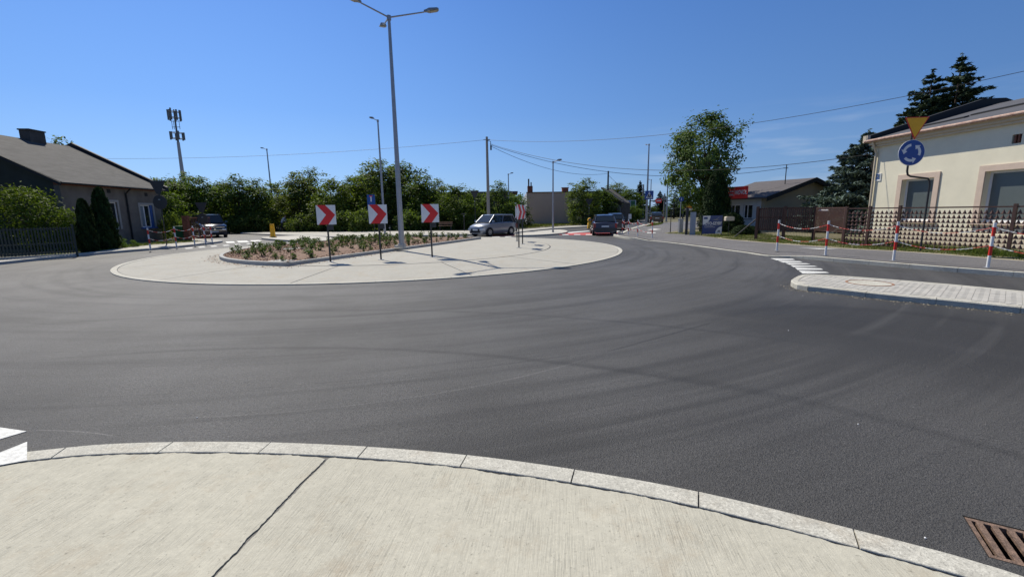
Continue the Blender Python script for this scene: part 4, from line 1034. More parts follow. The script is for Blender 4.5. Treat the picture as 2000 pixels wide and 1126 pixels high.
# ------------------------------------------------------------ patterned metal fence
P0 = G(1646,478,.08); P1 = Vector((16.85,14.4,.08)); fd = Vector((P1.x-P0.x,P1.y-P0.y)).normalized(); FL = 14.5
pf = thing('patterned_metal_fence', 'brown metal fence with rows of pointed triangles in front of the cream house', 'fence', (P0.x,P0.y,.08), math.atan2(fd.y,fd.x))
FH = 1.60; rows = 9; rh = (FH-.12)/rows; tw = .145
pan = [0,.95,2.05,5.35,8.65,11.95,15.2]
for a,b_ in zip(pan[:-1], pan[1:]):
    put('post', MB().box(a-.045,a+.045,-.045,.045,-.15,FH+.1), M['brown'], pf)
    put('rail', MB().box(a+.045,b_-.045,-.025,.025,FH-.02,FH+.03), M['brown'], pf)
    put('rail', MB().box(a+.045,b_-.045,-.025,.025,.0,.04), M['brown'], pf)
    n_ = int((b_-a-.1)/tw); w_ = (b_-a-.1)/n_
    mb = MB()
    for i in range(n_):
        x = a+.05+i*w_
        mb.add([(x+.006,-.0,.0),(x+w_-.006,-.0,.0),(x+w_/2,.0,rh*.88),(x+w_/2,-.035,.0),(x+.006,0,-.012),(x+w_-.006,0,-.012)], [(0,3,2),(3,1,2),(1,0,2),(0,1,5,4),(0,4,3),(1,3,5)])
    mb.box(a+.045,b_-.045,-.004,.004,-.014,.004)
    rm = mb.mesh('triangle_row', M['brown'])
    for r in range(rows): link('triangle_row', rm, pf, (0,0,.06+r*rh))
put('post', MB().box(FL+.7-.05,FL+.7+.05,-.05,.05,-.15,FH+.1), M['brown'], pf)

# ------------------------------------------------------------ brown timber fence and gate
Q0 = G(1476,467,.08); Q1 = G(1587,471,.08); fd = Vector((Q1.x-Q0.x,Q1.y-Q0.y)); QL = fd.length; fd.normalize()
wf = thing('timber_fence', 'brown timber slat fence with open mesh below, left of the gate', 'fence', (Q0.x,Q0.y,.08), math.atan2(fd.y,fd.x))
HW = 1.72
for i in range(3): put('post', MB().box(QL*i/2-.06,QL*i/2+.06,-.06,.06,-.15,HW+.05), M['wood'], wf)
sm = MB().box(-.032,.032,-.012,.012,0,HW-.52).mesh('slat', M['wood']); n_ = int(QL/.095)
for i in range(n_):
    x = .1+i*.095
    if x > QL-.08 or abs(x-QL/2) < .08: continue
    link('slat', sm, wf, (x,-.0,.50+random.uniform(-.015,.015)), random.uniform(-.02,.02))
for z_ in (.50,1.15,1.62): put('rail', MB().box(.061,QL/2-.061,.014,.05,z_,z_+.07), M['wood'], wf); put('rail', MB().box(QL/2+.061,QL-.061,.014,.05,z_,z_+.07), M['wood'], wf)
mb = MB()
for i in range(int(QL/.07)): mb.tube((.08+i*.07,0,.02),(.08+i*.07,0,.50),.006,None,4)
mb.tube((0,0,.03),(QL,0,.03),.01,None,5); o = put('wire_mesh', mb, M['steel_d'], wf); o['kind'] = 'stuff'
br = put('brace', MB().tube((-1.1,-.1,.1),(-.05,0,1.1),.035), M['steel_d'], wf)
gT = thing('garden_gate', 'rusty brown mesh gate between the timber fence and the patterned fence', 'gate', (Q1.x,Q1.y,.08), math.atan2(P0.y-Q1.y,P0.x-Q1.x))
gl = (Vector((P0.x,P0.y))-Vector((Q1.x,Q1.y))).length
fm = MB().box(.08,gl-.08,-.02,.02,1.62,1.67).box(.08,gl-.08,-.02,.02,.05,.09).box(.08,gl-.08,-.02,.02,.55,.59).box(.08,.12,-.021,.021,.09,1.62).box(gl-.12,gl-.08,-.021,.021,.09,1.62)
put('gate_frame', fm, M['brown'], gT); mb = MB()
for i in range(int(gl/.06)): mb.box(.1+i*.06,.106+i*.06,-.004,.004,.09,1.62)
for i in range(20): mb.box(.1,gl-.1,-.006,-.0045,.62+i*.05,.646+i*.05)
o = put('mesh_infill', mb, M['brown'], gT); o['kind'] = 'stuff'
mbx = thing('letter_box', 'dark letter box with pale curved lid on the gate post', 'letter box', tuple(Vector((Q1.x,Q1.y,1.15))+Vector((.25,-.22,0))), math.atan2(fd.y,fd.x))
put('body', MB().box(-.17,.17,-.08,.08,0,.42), M['black'], mbx); put('lid', MB().yz([(-.11,.42),(.1,.42),(.09,.47),(0,.50),(-.1,.46)],-.19,.19), M['white'], mbx)
mb2 = thing('letter_box', 'cream letter box on a thin stake beside the blue banner', 'letter box', tuple(G(1422,461,.08)), 0)
put('stake', MB().tube((0,0,0),(0,0,.98),.018), M['steel_d'], mb2); put('box', MB().xz([(-.26,.95),(.26,.95),(.26,1.16),(.2,1.20),(-.2,1.20),(-.26,1.16)],-.13,.13), M['creamtrim'], mb2)

# ------------------------------------------------------------ tan house with red shop sign
KZ = Vector((20.2,35.6,0)); kd = Vector((.9,.436,0)).normalized(); kn = Vector((-kd.y,kd.x,0))
nh = thing('tan_house', 'low house with tan gable, pale window wall and dark roof behind the timber fence', 'house', tuple(KZ), math.atan2(kd.y,kd.x))
ap = onplane(1582,350,KZ,kd); kw = ap[0]*2; krh = ap[1]; keh = onplane(1489,384,KZ,kd)[1]
D_ = 4.6
put('gable_wall', MB().xz([(0,-.1),(kw,-.1),(kw,keh),(kw/2,krh-.1),(0,keh)], 0,.3), M['tan'], nh)
put('rear_wall', MB().xz([(0,-.1),(kw,-.1),(kw,keh),(kw/2,krh-.1),(0,keh)], D_-.3,D_), M['tan'], nh)
sk = (krh-keh)/(kw/2)
ro = MB(); e_ = .55
for sgn in (0,1):
    xa, xb = (-e_, kw/2) if sgn == 0 else (kw+e_, kw/2)
    za, zb = keh-e_*sk, krh
    ro.hull([(xa,-.5,za-.02),(xb,-.5,zb-.02),(xb,D_+.4,zb-.02),(xa,D_+.4,za-.02),(xa,-.5,za+.10),(xb,-.5,zb+.10),(xb,D_+.4,zb+.10),(xa,D_+.4,za+.10)])
roof = put('roof', ro, M['roofbrown'], nh)
put('fascia', MB().xz([(-e_,keh-e_*sk-.22),(kw/2,krh-.22),(kw+e_,keh-e_*sk-.22),(kw+e_,keh-e_*sk+.13),(kw/2,krh+.13),(-e_,keh-e_*sk+.13)],-.56,-.502), M['black'], roof)
# window wall runs along +y (local) at x=0
def kx(px,py): return onplane(px,py,KZ,kn)
hA = (kx(1477,400)[0], kx(1459,400)[0]); hB = (kx(1452,400)[0], kx(1433,400)[0]); wz = (kx(1466,427)[1], kx(1466,399)[1])
mbw = MB().wall(0,D_-.3,-.1,keh,[(hA[0],hA[1],wz[0],wz[1]),(hB[0],hB[1],wz[0],wz[1])],0,-.3,0)
me = mbw.mesh('window_wall', M['bwhite']); wo = link('window_wall', me, nh, (0,.0,0), PI/2)
wo.location = (-.002,.302,0)
for a,b_ in (hA,hB):
    f = MB(); t_ = .07
    f.box(a,b_,-.16,-.10,wz[1]-t_,wz[1]).box(a,b_,-.16,-.10,wz[0],wz[0]+t_).box(a,a+t_,-.159,-.101,wz[0]+t_,wz[1]-t_).box(b_-t_,b_,-.159,-.101,wz[0]+t_,wz[1]-t_).box(a+(b_-a)*.55,a+(b_-a)*.55+t_,-.159,-.101,wz[0]+t_,wz[1]-t_)
    fo = put('window', f, M['wframe'], wo); put('pane', MB().box(a+.03,b_-.03,-.135,-.125,wz[0]+.03,wz[1]-.03), M['glass'], fo)
    put('sill', MB().box(a-.05,b_+.05,-.09,.06,wz[0]-.06,wz[0]-.002), M['black'], wo)
sp_ = thing('shop_sign', 'red shop sign reading NOVOL on the eaves of the tan house', 'shop sign', tuple(KZ+kn*.3), math.atan2(kn.y,kn.x)+PI)
S0 = onplane(1461,363,KZ-kd*.7,kn); S1 = onplane(1418,371,KZ-kd*.7,kn); Sb = onplane(1461,387,KZ-kd*.7,kn)
sp_.location = tuple(KZ-kd*.7+kn*S0[0]); sp_.rotation_euler = (0,0,math.atan2(-kn.y,-kn.x))
swid = S1[0]-S0[0]+2.4; shh = S0[1]-Sb[1]; zb = Sb[1]
# local x runs toward the camera corner; board spans x in [-swid,0]
put('board', MB().box(-swid,0,-.0,.06,zb,zb+shh), M['novred'], sp_)
vis = S1[0]-S0[0]
text('NOVOL', shh*.50, M['white_t'], sp_, (-vis*.30,-.008,zb+shh*.50), (PI/2,0,0), 'lettering', .004, .25, vis*.50/(shh*.50*3.3), .012)
put('divider', MB().box(-vis*.605,-vis*.595,-.006,-.001,zb+shh*.18,zb+shh*.82), M['white_t'], sp_)
text('LAKIERNICTWA', shh*.23, M['white_t'], sp_, (-vis*.63,-.008,zb+shh*.32), (PI/2,0,0), 'lettering', .004, 0, .75, .006, 'RIGHT')
text('MIESZALNIA', shh*.17, M['white_t'], sp_, (-vis*.63,-.008,zb+shh*.62), (PI/2,0,0), 'lettering', .004, 0, .9, .004, 'RIGHT')
ac = thing('roof_mast', 'thin antenna mast with crossbar on the ridge of the tan house', 'mast', tuple(KZ+kd*(kw/2-1.9)+kn*1.0), 0)
zt_ = Zt(1534,321,ac.location.y).z
ac.location.x = Zt(1534,350,ac.location.y).x
put('pole', MB().tube((0,0,krh-1.2),(0,0,zt_),.035), M['steel_d'], ac); put('crossbar', MB().tube((-.25,0,zt_-.3),(.15,0,zt_-.3),.03), M['steel_d'], ac)

# ------------------------------------------------------------ AUTO-SZYBY banner
b0 = G(1371,460,.08); b1 = G(1409,459,.08); bd = Vector((b1.x-b0.x,b1.y-b0.y)); bw = bd.length; 
bn = thing('advertising_banner', 'blue banner reading AUTO-SZYBY standing in the grass before the round bush', 'banner', tuple(b0), math.atan2(bd.y,bd.x))
bh = Zt(1390,421,b0.y).z-.08
put('sheet', MB().box(0,bw,0,.02,.10,bh), M['banblue'], bn)
for x in (-.02,bw+.02): put('post', MB().tube((x,.03,0),(x,.03,bh+.03),.022), M['steel_d'], bn)
text('AUTO-SZYBY', bh*.205, M['white_t'], bn, (bw*.5,-.006,bh*.60), (PI/2,0,0), 'lettering', .003, 0, bw*.90/(bh*.205*5.7), .008)
def disc_xz(cx,cz,r,a0,a1,y0,y1,cl=None):
    pts = [(cx+r*math.cos(a0+(a1-a0)*i/14), cz+r*math.sin(a0+(a1-a0)*i/14)) for i in range(15)]+[(cx,cz)]
    return MB().xz(pts,y0,y1)
put('emblem', disc_xz(0.005,bh-.005,bw*.38,-PI/2,0,-.004,-.001), M['white_t'], bn)
put('emblem', disc_xz(bw-.005,.105,bw*.33,PI/2,PI,-.004,-.001), M['white_t'], bn)
put('emblem_mark', MB().box(bw*.05,bw*.24,-.008,-.005,bh*.83,bh*.93), M['banblue'], bn)
put('emblem_mark', MB().xz([(bw*.76,.20),(bw*.93,.20),(bw*.88,.34),(bw*.80,.30)],-.008,-.005), M['curtain'], bn)
for x0_,x1_,z_ in ((.1,.5,.47),(.1,.62,.41),):
    mb = MB(); x = x0_
    while x < x1_: l_ = random.uniform(.03,.07); mb.box(x*bw,(x+l_)*bw,-.004,-.001,z_*bh,z_*bh+.022); x += l_+.015
    put('small_print', mb, M['white_t'], bn)
put('swoosh', MB().xz([(bw*.48,bh*.80),(bw*.66,bh*.82),(bw*.88,bh*.95),(bw*.70,bh*.79),(bw*.95,bh*.78),(bw*.66,bh*.76)],-.004,-.001), M['curtain'], bn)

# ------------------------------------------------------------ far buildings
def px_box(name, label, cat, px0, px1, Y, top, depth, m, base=0):
    x0 = Zt(px0,400,Y).x; x1 = Zt(px1,400,Y).x; z = Zt((px0+px1)/2, top, Y).z
    t = thing(name, label, cat, (x0,Y,0), 0); put('wall', MB().box(0,x1-x0,0,depth,-.1,z), m, t); return t, x1-x0, z
bb, bwid, bz = px_box('blank_walled_building', 'blank brown walled building with flat top beyond the road', 'building', 1029, 1172, 60, 375.5, 9, M['beige'])
put('side_wall', MB().hull([(-.9,3.5,-.1),(-.0,.0,-.1),(-.0,3,-.1),(-.5,5,-.1),(-.9,3.5,bz-1.2),(-.0,0.02,bz-.05),(-.0,3,bz-.05),(-.5,5,bz-1)]), M['bwhite'], bb)
put('coping', MB().box(-.08,bwid+.05,-.08,.3,bz+.002,bz+.1), M['chim'], bb)
q = Zt(1036,366,60).x-bb.location.x; c1 = put('chimney', MB().box(q-.35,q+.35,1,1.7,bz-.1,bz+.95), M['brickred'], bb)
put('flue', MB().tube((q-.18,1.3,bz+.9),(q-.18,1.3,bz+1.9),.10).tube((q+.15,1.3,bz+.9),(q+.15,1.3,bz+1.45),.08), M['chim'], c1)
q = Zt(1106,366,60).x-bb.location.x; put('chimney', MB().box(q-.42,q+.42,1,1.7,bz-.1,bz+.62).box(q-.5,q+.5,.94,1.76,bz+.62,bz+.7), M['brickred'], bb)
# grey shed with sloping roof
gx0 = Zt(1172,400,62).x; gx1 = Zt(1214,400,57).x
gh = thing('grey_outbuilding', 'grey concrete outbuilding with sloping roof behind the utility pole on the road side', 'building', (gx0,60,0), math.atan2(57-60,gx1-gx0))
gL = math.hypot(gx1-gx0,3); z0_ = 4.6; z1_ = 2.7
put('wall', MB().xz([(0,-.1),(gL,-.1),(gL,z1_),(0,z0_)],0,1.5), M['chim'], gh)
put('pale_wall_panel', MB().xz([(gL*.3,0),(gL*.78,0),(gL*.78,2.6),(gL*.3,3.4)],-.05,-.01), M['greytrim'], gh)
put('pale_wall_panel', MB().xz([(gL*.82,0),(gL*.98,0),(gL*.98,2.3),(gL*.82,2.5)],-.05,-.01), M['greytrim'], gh)
put('door', MB().box(gL*.70,gL*.775,-.08,-.051,0,2.1), M['brown'], gh)
put('roof', MB().xz([(-.2,z0_+.02),(gL+.3,z1_-.05),(gL+.3,z1_+.14),(-.2,z0_+.22)],-.25,.2), M['black'], gh)
fb, _, _ = px_box('white_building', 'small white building at the far end of the right road', 'building', 1290, 1312, 130, 411, 10, M['white'])
fb, wv, zv = px_box('pale_shed', 'pale flat roofed shed far down the right road behind the dark car', 'building', 1268, 1289, 120, 411, 6, M['bwhite'])
ff_, wv, zv = px_box('panel_wall', 'grey hoarding with blue and green panels beside the far spruce', 'hoarding', 1206, 1242, 80, 391, .3, M['bwhite'])
for a,b_,mm in ((.38,.56,'white'),(.62,.68,'blue'),(.72,.95,'ypost')):
    put('panel', MB().box(wv*a,wv*b_,-.05,-.01,zv-2.2,zv-.1), M[mm] if mm!='ypost' else M['green_bin'], ff_)
hb, wv, zv = px_box('background_house', 'grey roofed building hidden in the tree line behind the utility pole', 'house', 862, 1006, 64, 378, 6, M['chim'])
put('roof', MB().box(-.4,wv+.4,-.4,6.4,zv+.01,zv+.25), M['roofbrown'], hb)
hb2, wv, zv = px_box('background_house', 'light roofed shed showing through the trees left of the tall lamp', 'shed', 690, 760, 60, 366, 5, M['chim'])
put('roof', MB().hull([(-.2,-.3,zv),(wv+.2,-.3,zv),(wv+.2,5,zv+.6),(-.2,5,zv+.6),(-.2,-.3,zv+.1),(wv+.2,-.3,zv+.1),(wv+.2,5,zv+.7),(-.2,5,zv+.7)]), M['bwhite'], hb2)
lwall = thing('low_wall', 'low grey wall in front of the trees right of the blank walled building', 'wall', tuple(Zt(1136,440,55).xy)+(0,), 0)
put('wall_body', MB().box(0,4.0,0,.25,-.1,1.25), M['greytrim'], lwall); put('coping', MB().box(-.03,4.03,-.04,.29,1.252,1.33), M['kerb_d'], lwall)

# ------------------------------------------------------------ trees of the background
V = [tree_meshes(31, 6.6, 5.6, 150, 44, .15, M['lf_line'], .04, 'bush', .62, .10, .9),
     tree_meshes(32, 7.2, 5.0, 150, 44, .15, M['lf_line2'], .05, 'round', .60, .10, 1.1),
     tree_meshes(33, 6.8, 6.2, 160, 44, .16, M['lf_line'], .03, 'bush', .66, .12, .8),
     tree_meshes(34, 7.6, 4.4, 140, 44, .14, M['lf_line2'], .05, 'round', .52, .10, 1.2),
     tree_meshes(35, 6.0, 5.4, 150, 44, .14, M['lf_line'], .02, 'bush', .60, .10, 1.0)]
VH = [6.6,7.2,6.8,7.6,6.0]
line = [(305,352,41,0,.9,'dark bushy tree just right of the old grey house'),(340,352,46,2,1.0,'broad dark tree below the antenna tower'),(368,341,50,1,.8,'dense dark tree right of the antenna tower foot'),
 (402,350,47,0,1.0,'bushy green tree above the black van'),(438,358,52,2,.9,'low rounded tree right of the black van'),(468,343,48,3,1.1,'tall leafy tree left of the slim lamp post'),
 (505,352,50,1,1.0,'green tree left behind the slim lamp post with round sign'),(545,358,55,4,.9,'darker tree behind the person with the bicycle'),(585,340,50,3,1.2,'tall loose tree left of the first chevron board'),
 (612,332,53,1,1.0,'tallest loose tree above the first chevron board'),(655,352,48,4,1.0,'dusty green tree between the first two chevron boards'),(692,348,52,0,1.0,'round dense tree left of the no through road sign'),
 (722,340,56,2,1.0,'dense tree behind the no through road sign'),(748,316,50,1,1.25,'tall dark tree behind the middle lamp post'),(790,322,52,2,1.2,'tall broad tree right of the tall triple lamp'),
 (826,346,49,0,1.0,'bushy tree above the third chevron board'),(858,352,51,3,1.0,'pointed tree right of the third chevron board'),(890,364,47,4,1.0,'low dark tree above the bench'),
 (925,380,52,0,.9,'low dark tree left of the utility pole'),(975,356,50,3,.9,'pointed tree right of the utility pole'),(1005,384,53,4,.8,'small tree left of the blank walled building'),
 (1140,352,54,1,.9,'leafy tree at the right end of the blank walled building'),(1170,372,58,2,.9,'dark tree beside the grey outbuilding'),(1205,360,95,1,1.6,'distant tree above the grey outbuilding'),(1228,372,90,0,1.3,'distant tree left of the far spruce')]
for px,top,Y,v,ws,lb_ in line:
    g = Zt(px, 430, Y); H = Zt(px, top, Y).z*.92; s_ = H/VH[v]
    plant_tree('broadleaf_tree', V[v], (g.x,Y,.0), lb_, 'tree', px*.7, (ws,ws,s_), 'trees along the back of the junction')
# second row closing the gaps: one wood
wd2 = []
for px in range(290, 1010, 42):
    Y = 66+(px*7)%9; wd2.append((Zt(px,430,Y).x, Y, (px*13)%100/100))
rngw = np.random.default_rng(8); Ps = []
for x,y,f in wd2:
    n = 3800; q = rngw.normal(0,1,(n,3)); q /= np.linalg.norm(q,axis=1,keepdims=True); q *= rngw.uniform(.5,1,(n,1))**.4
    Ps.append(q*np.array([3.6,2.6,2.1+.5*f])+np.array([x,y,2.0+.3*f])+rngw.normal(0,.25,(n,3)))
Pw = np.concatenate(Ps); Pw = Pw[Pw[:,2] > 0]; Nw = rngw.normal(0,1,(len(Pw),3))+np.array([0,-.3,.8])
tag(link('distant_wood', cards('distant_wood', Pw, Nw, rngw.uniform(.12,.26,len(Pw)), .55, M['lf_line'], rng=rngw)), 'dense dark wood closing the background behind the front trees', 'wood', kind='stuff')
# undergrowth in front of the tree line
ub = tree_meshes(41, 1.5, 3.0, 60, 36, .10, M['lf_line2'], .0, 'bush', .35, .02, .6)
for i,(px,Y,s_,lb_) in enumerate([(392,44,1.3,'dark undergrowth left of the black van'),(470,46,1.0,'low bush on the grass right of the black van'),(500,47,1.2,'low bush left of the slim lamp post foot'),(590,46,1.1,'low bush left of the first chevron post'),(625,46,.9,'low bush behind the first chevron post'),(668,45,1.2,'low bush between first and second chevron posts'),(706,44,1.3,'bright low bush behind the second chevron board'),(800,45,1.2,'low bush between the tall lamp and the third chevron post'),(850,46,1.0,'low bush behind the third chevron post'),(905,46,1.1,'low bush left of the silver car'),(1000,50,.9,'low bush above the rear of the silver car')]):
    plant_tree('low_bush', ub, (Zt(px,430,Y).x,Y,0), lb_, 'bush', i*1.3, (s_,s_,s_), 'bushes under the tree line')
# trees behind the old house
plant_tree('broadleaf_tree', V[3], (-45,46,0), 'tree top showing over the right slope of the old house roof', 'tree', 1, (1.2,1.2,1.15))
# conifers far right road
cm = conifer_meshes(51, 12, 5.5, M['lf_spruce'], .26, .55)
for px,top,Y,s_,lb_ in ((1248,355,95,1.0,'dark spruce left of the pedestrian crossing sign'),(1287,374,120,1.0,'dark spruce far down the road behind the red gantry sign'),(1296,380,126,.8,'second dark spruce directly right of the gantry sign'),):
    H = Zt(px,top,Y).z; plant_tree('spruce', cm, (Zt(px,430,Y).x,Y,0), lb_, 'spruce', px, (s_*1.1,s_*1.1,H/12))
cs_ = conifer_meshes(52, 12, 6.5, M['lf_spruce'], .22, .4, sparse=.45, droop=.1)
H = Zt(1317,374,90).z; plant_tree('pine', cs_, (Zt(1316,430,90).x,90,0), 'thin open pine left of the big roadside tree', 'pine', 0, (.8,.8,H/12))
for px,top,Y,v,ws,lb_ in ((1335,392,110,0,1.6,'distant tree behind the yellow warning sign'),(1215,402,70,4,1.1,'olive green hedge tree beside the far pavement'),(1236,406,66,4,.8,'low olive hedge left of the pedestrian crossing sign'),(1360,400,105,2,1.4,'distant tree behind the big roadside tree'),(1262,404,100,4,1.2,'low far tree behind the crossing sign post'),(1325,408,130,4,1.6,'far low trees closing the right road')):
    H = Zt(px,top,Y).z; plant_tree('broadleaf_tree', V[v], (Zt(px,430,Y).x,Y,0), lb_, 'tree', px, (ws,ws,H/VH[v]))
# big lime tree
Yb = 38.0; bx = Zt(1368,430,Yb).x; Hb = Zt(1395,222,Yb).z
big = tree_meshes(61, Hb, 8.0, 250, 62, .135, M['lf_big'], .22, 'round', .56, .20, .5, .55)
plant_tree('lime_tree', big, (bx+.3,Yb,.05), 'big leafy tree with rounded crown behind the blue banner', 'tree', 0, (.90,.90,.94))
tk = thuja_mesh(62, 1, 1, M['lf_thuja'], 16000, .1); 
Yk = 33; Hk = Zt(1396,334,Yk).z
tk = thuja_mesh(62, Hk, 2.15, M['lf_thuja'], 17000, .085, .45)
plant_tree('thuja', tk, (Zt(1396,430,Yk).x,Yk,.05), 'tall dark green column thuja behind the blue banner', 'thuja')
rb = thuja_mesh(63, 1.45, 1.55, M['lf_thuja'], 9000, .06, shape='ball')
plant_tree('round_bush', rb, (Zt(1427,430,31.6).x,31.6,.05), 'clipped round bush right of the blue banner', 'bush')
plant_tree('round_bush', rb, (Zt(1452,430,28.6).x,28.6,-.1), 'small dark flat bush left of the timber fence post', 'bush', 1, (.9,.8,.55))
plant_tree('round_bush', rb, (Zt(1470,430,29).x,29.2,-.1), 'small dark bush leaning on the timber fence brace', 'bush', 2, (.7,.7,.5))
# blue spruce by the cream house and dark spruces behind it
Ys = 30; Hs = Zt(1665,262,Ys).z
bsp = conifer_meshes(71, Hs*1.03, 9.4, M['lf_blue'], .17, .9, droop=.22, base=.02)
plant_tree('blue_spruce', bsp, (Zt(1678,430,Ys).x,Ys,.0), 'bluish spruce filling the gap left of the cream house', 'spruce')
Yd = 36; 
dsp = conifer_meshes(72, Zt(1838,112,Yd).z, 9.5, M['lf_spruce'], .19, .6, tops=((0,0,1.0),(-1.7,.4,.93),(1.5,1.0,.92),(-2.9,-.3,.80)), droop=.08, base=.25, sparse=.05, pw=.62)
plant_tree('dark_spruce', dsp, (Zt(1832,430,Yd).x,Yd,0), 'tall dark spruce with three tops rising behind the cream house roof', 'spruce')
plant_tree('dark_spruce', conifer_meshes(73, Zt(1745,235,34).z, 6.0, M['lf_spruce'], .18, .8), (Zt(1735,430,34).x,34,0), 'lower dark spruce between the blue spruce and the roof', 'spruce')

# ------------------------------------------------------------ grass
def grass(name, poly, n, z, h, w_, m, label, seed, clump=.6, lean=.35):
    xy = scatter(poly, n, seed, clump); return tag(link(name, blades(name, xy, z, h, w_, M[m], lean, seed)), label, 'grass', kind='stuff')
e2 = resamp(rback, 60); e2o = offset(e2, -.2)
if (e2o[5]-rk[5]).length < (e2[5]-rk[5]).length: e2o = offset(e2, .2)
strip = [tuple(p) for p in e2o]+[(18.2,9.3),(18.0,14.6),(17.6,18.8),(17.2,22.5),(16.8,26),(16.4,30),(14,33)]
grass('verge_grass', strip, 26000, .09, .09, .010, 'lf_grass', 'patchy green grass along the fence foot on the right verge', 3, .9)
grass('dry_verge_grass', strip, 9000, .09, .07, .009, 'lf_dry', 'dry straw coloured grass in patches on the right verge', 4, .7)
grass('tall_verge_weeds', [(15.6,20.6),(16.4,18.6),(16.9,13),(17.2,9.5),(16.4,9.5),(16.1,13),(15.6,18),(14.9,20.2)], 5000, .09, .26, .010, 'lf_grass', 'taller green weeds growing against the patterned fence', 14, 1.0)
lstrip = [tuple(p) for p in lb[6:]]+[(-36,38),(-27,33.5),(-24,30),(-22.6,27),(-23,24),(-22.3,22),(-21.4,21)]
grass('left_verge_grass', [(-20.9,19),(-20.9,21),(-21.3,24),(-21.6,27),(-21.5,30.5),(-26,32.6),(-34,36),(-40,44),(-30,42),(-24.5,34),(-23.4,28.5),(-23.8,25),(-22.6,22.3)], 12000, .08, .14, .012, 'lf_grass', 'rough grass between the left pavement and the old house', 5, .8)
back_poly = [tuple(G(*q,.05)[:2]) for q in [(430,452.2),(560,452.2),(680,451.2),(800,450.2),(930,449.2),(1025,446),(1100,440.5),(1150,438.3)]]+[(12,60),(-10,56),(-30,54),(-46,54)]
grass('back_grass', back_poly, 20000, .06, .22, .03, 'lf_grass', 'sunlit grass strip in front of the tree line', 6, .3)
tall = [tuple(G(*q,.05)[:2]) for q in [(560,450.5),(680,449.3),(800,448.4),(930,447.5)]]+[(-3,50),(-20,50),(-32,50)]
grass('tall_back_grass', tall, 9000, .06, .75, .04, 'lf_dry', 'tall pale seeding grass along the foot of the trees', 7, .8, .2)
grass('tall_back_weeds', tall, 9000, .06, .6, .04, 'lf_grass', 'tall green weeds along the foot of the trees', 8, .9, .25)
grass('patch_grass', [tuple(G(*q,.06)[:2]) for q in [(1261,442.5),(1275,436.5),(1296,435.5),(1290,438.5)]], 1500, .08, .12, .02, 'lf_grass', 'small grass patch beside the crossing sign post', 9, 0)
# fringe of debris where the apron meets the bed
# ------------------------------------------------------------ plants in the bed
pm = []
for k in range(6):
    rng = np.random.default_rng(90+k); n = 46; a = rng.uniform(0,2*PI,n); hgt = rng.uniform(.03,.30,n); r = rng.uniform(0,.11,n)*(1-hgt)
    P = np.c_[np.cos(a)*r, np.sin(a)*r, hgt]; N = np.c_[np.cos(a),np.sin(a),.6+0*a]+rng.normal(0,.5,(n,3)); U = np.c_[np.cos(a)*.6,np.sin(a)*.6,1+0*a]
    me = cards('leaves', P, N, rng.uniform(.025,.05,n), .5, M['lf_plant'], up=U, rng=rng)
    st = MB(); 
    for j in range(4): aa = rng.uniform(0,2*PI); st.tube((0,0,-.02),(math.cos(aa)*.06,math.sin(aa)*.06,rng.uniform(.15,.27)),.005,.003,4)
    pm.append((me, st.mesh('stem', M['bark'])))
rp = random.Random(12); spots = []; ex = [tuple(p) for p in offset(inb, .18, True)]; tries = 0
while len(spots) < 195 and tries < 20000:
    tries += 1; x = rp.uniform(min(p[0] for p in ex), max(p[0] for p in ex)); y = rp.uniform(min(p[1] for p in ex), max(p[1] for p in ex))
    if in_poly((x,y), ex) and all((x-a)**2+(y-b_)**2 >.34**2 for a,b_ in spots): spots.append((x,y))
for i,(x,y) in enumerate(spots):
    s_ = rp.uniform(.85,1.6); me, st = pm[i % 6]
    t = thing('young_shrub', 'small green leafy shrub planted in the bark of the roundabout bed', 'shrub', (x,y,bed_z(x,y)), rp.uniform(0,6.28), 'young shrubs in the roundabout bed'); t.scale = (s_*1.25,s_*1.25,s_*rp.uniform(.55,.9))
    link('leaves', me, t); link('stem', st, t)
for px,py,lb_ in ((575,487,'flat pale concrete cover in the bed, the farther one'),(550,503,'flat pale concrete cover near the left tip of the bed')):
    g = G(px,py,.32); g.z = bed_z(g.x,g.y)
    t = tag(put('inspection_cover', MB().prism([(.42*math.cos(PI*j/8),.42*math.sin(PI*j/8)) for j in range(16)],-.05,.02), M['kerb_d'], None, tuple(g)), lb_, 'cover')

# ------------------------------------------------------------ street furniture
def ngon_xz(r, n, a0=0): return [(r*math.cos(a0+2*PI*i/n), r*math.sin(a0+2*PI*i/n)) for i in range(n)]
# chevron boards
def chevron(loc, rz, label, h=2.05):
    t = thing('chevron_sign', label, 'road sign', tuple(loc), rz, 'chevron boards on the roundabout')
    put('pole', MB().tube((0,.035,0),(0,.035,h-.05),.03,None,10), M['steel_d'], t)
    put('base_plate', MB().box(-.09,.09,-.055,.125,0,.012), M['galv'], t)
    w_ = .325; z0 = h-.67; z1 = h
    b = put('board', MB().box(-w_,w_,-.025,.0,z0,z1), M['swhite'], t)
    P = [(.05,1),(.49,1),(.975,.5),(.585,0),(.09,0),(.5,.5)]
    put('chevron_arrow', MB().xz([(-w_+u*2*w_, z0+v*.67) for u,v in P], -.0285,-.0255), M['sred'], b)
    put('bracket_plate', MB().box(-.02,.20,.0,.03,z0-.19,z0-.01), M['back'], t)
    return t
ZB = ZI+.004
for px,py,rz,lb_ in ((645,511,.08,'leftmost chevron board with red arrow on white, facing the camera'),(744,507,.08,'middle of the three chevron boards facing the camera'),(844,502,.06,'right one of the three chevron boards facing the camera'),
   (1015,483.5,1.22,'nearest of three side-on chevron boards at the right end of the island'),(1022,476.5,1.22,'right one of three side-on chevron boards on the island'),(1011,471,1.22,'farthest of three side-on chevron boards on the island')):
    chevron(G(px,py,ZB), rz, lb_, 1.98)
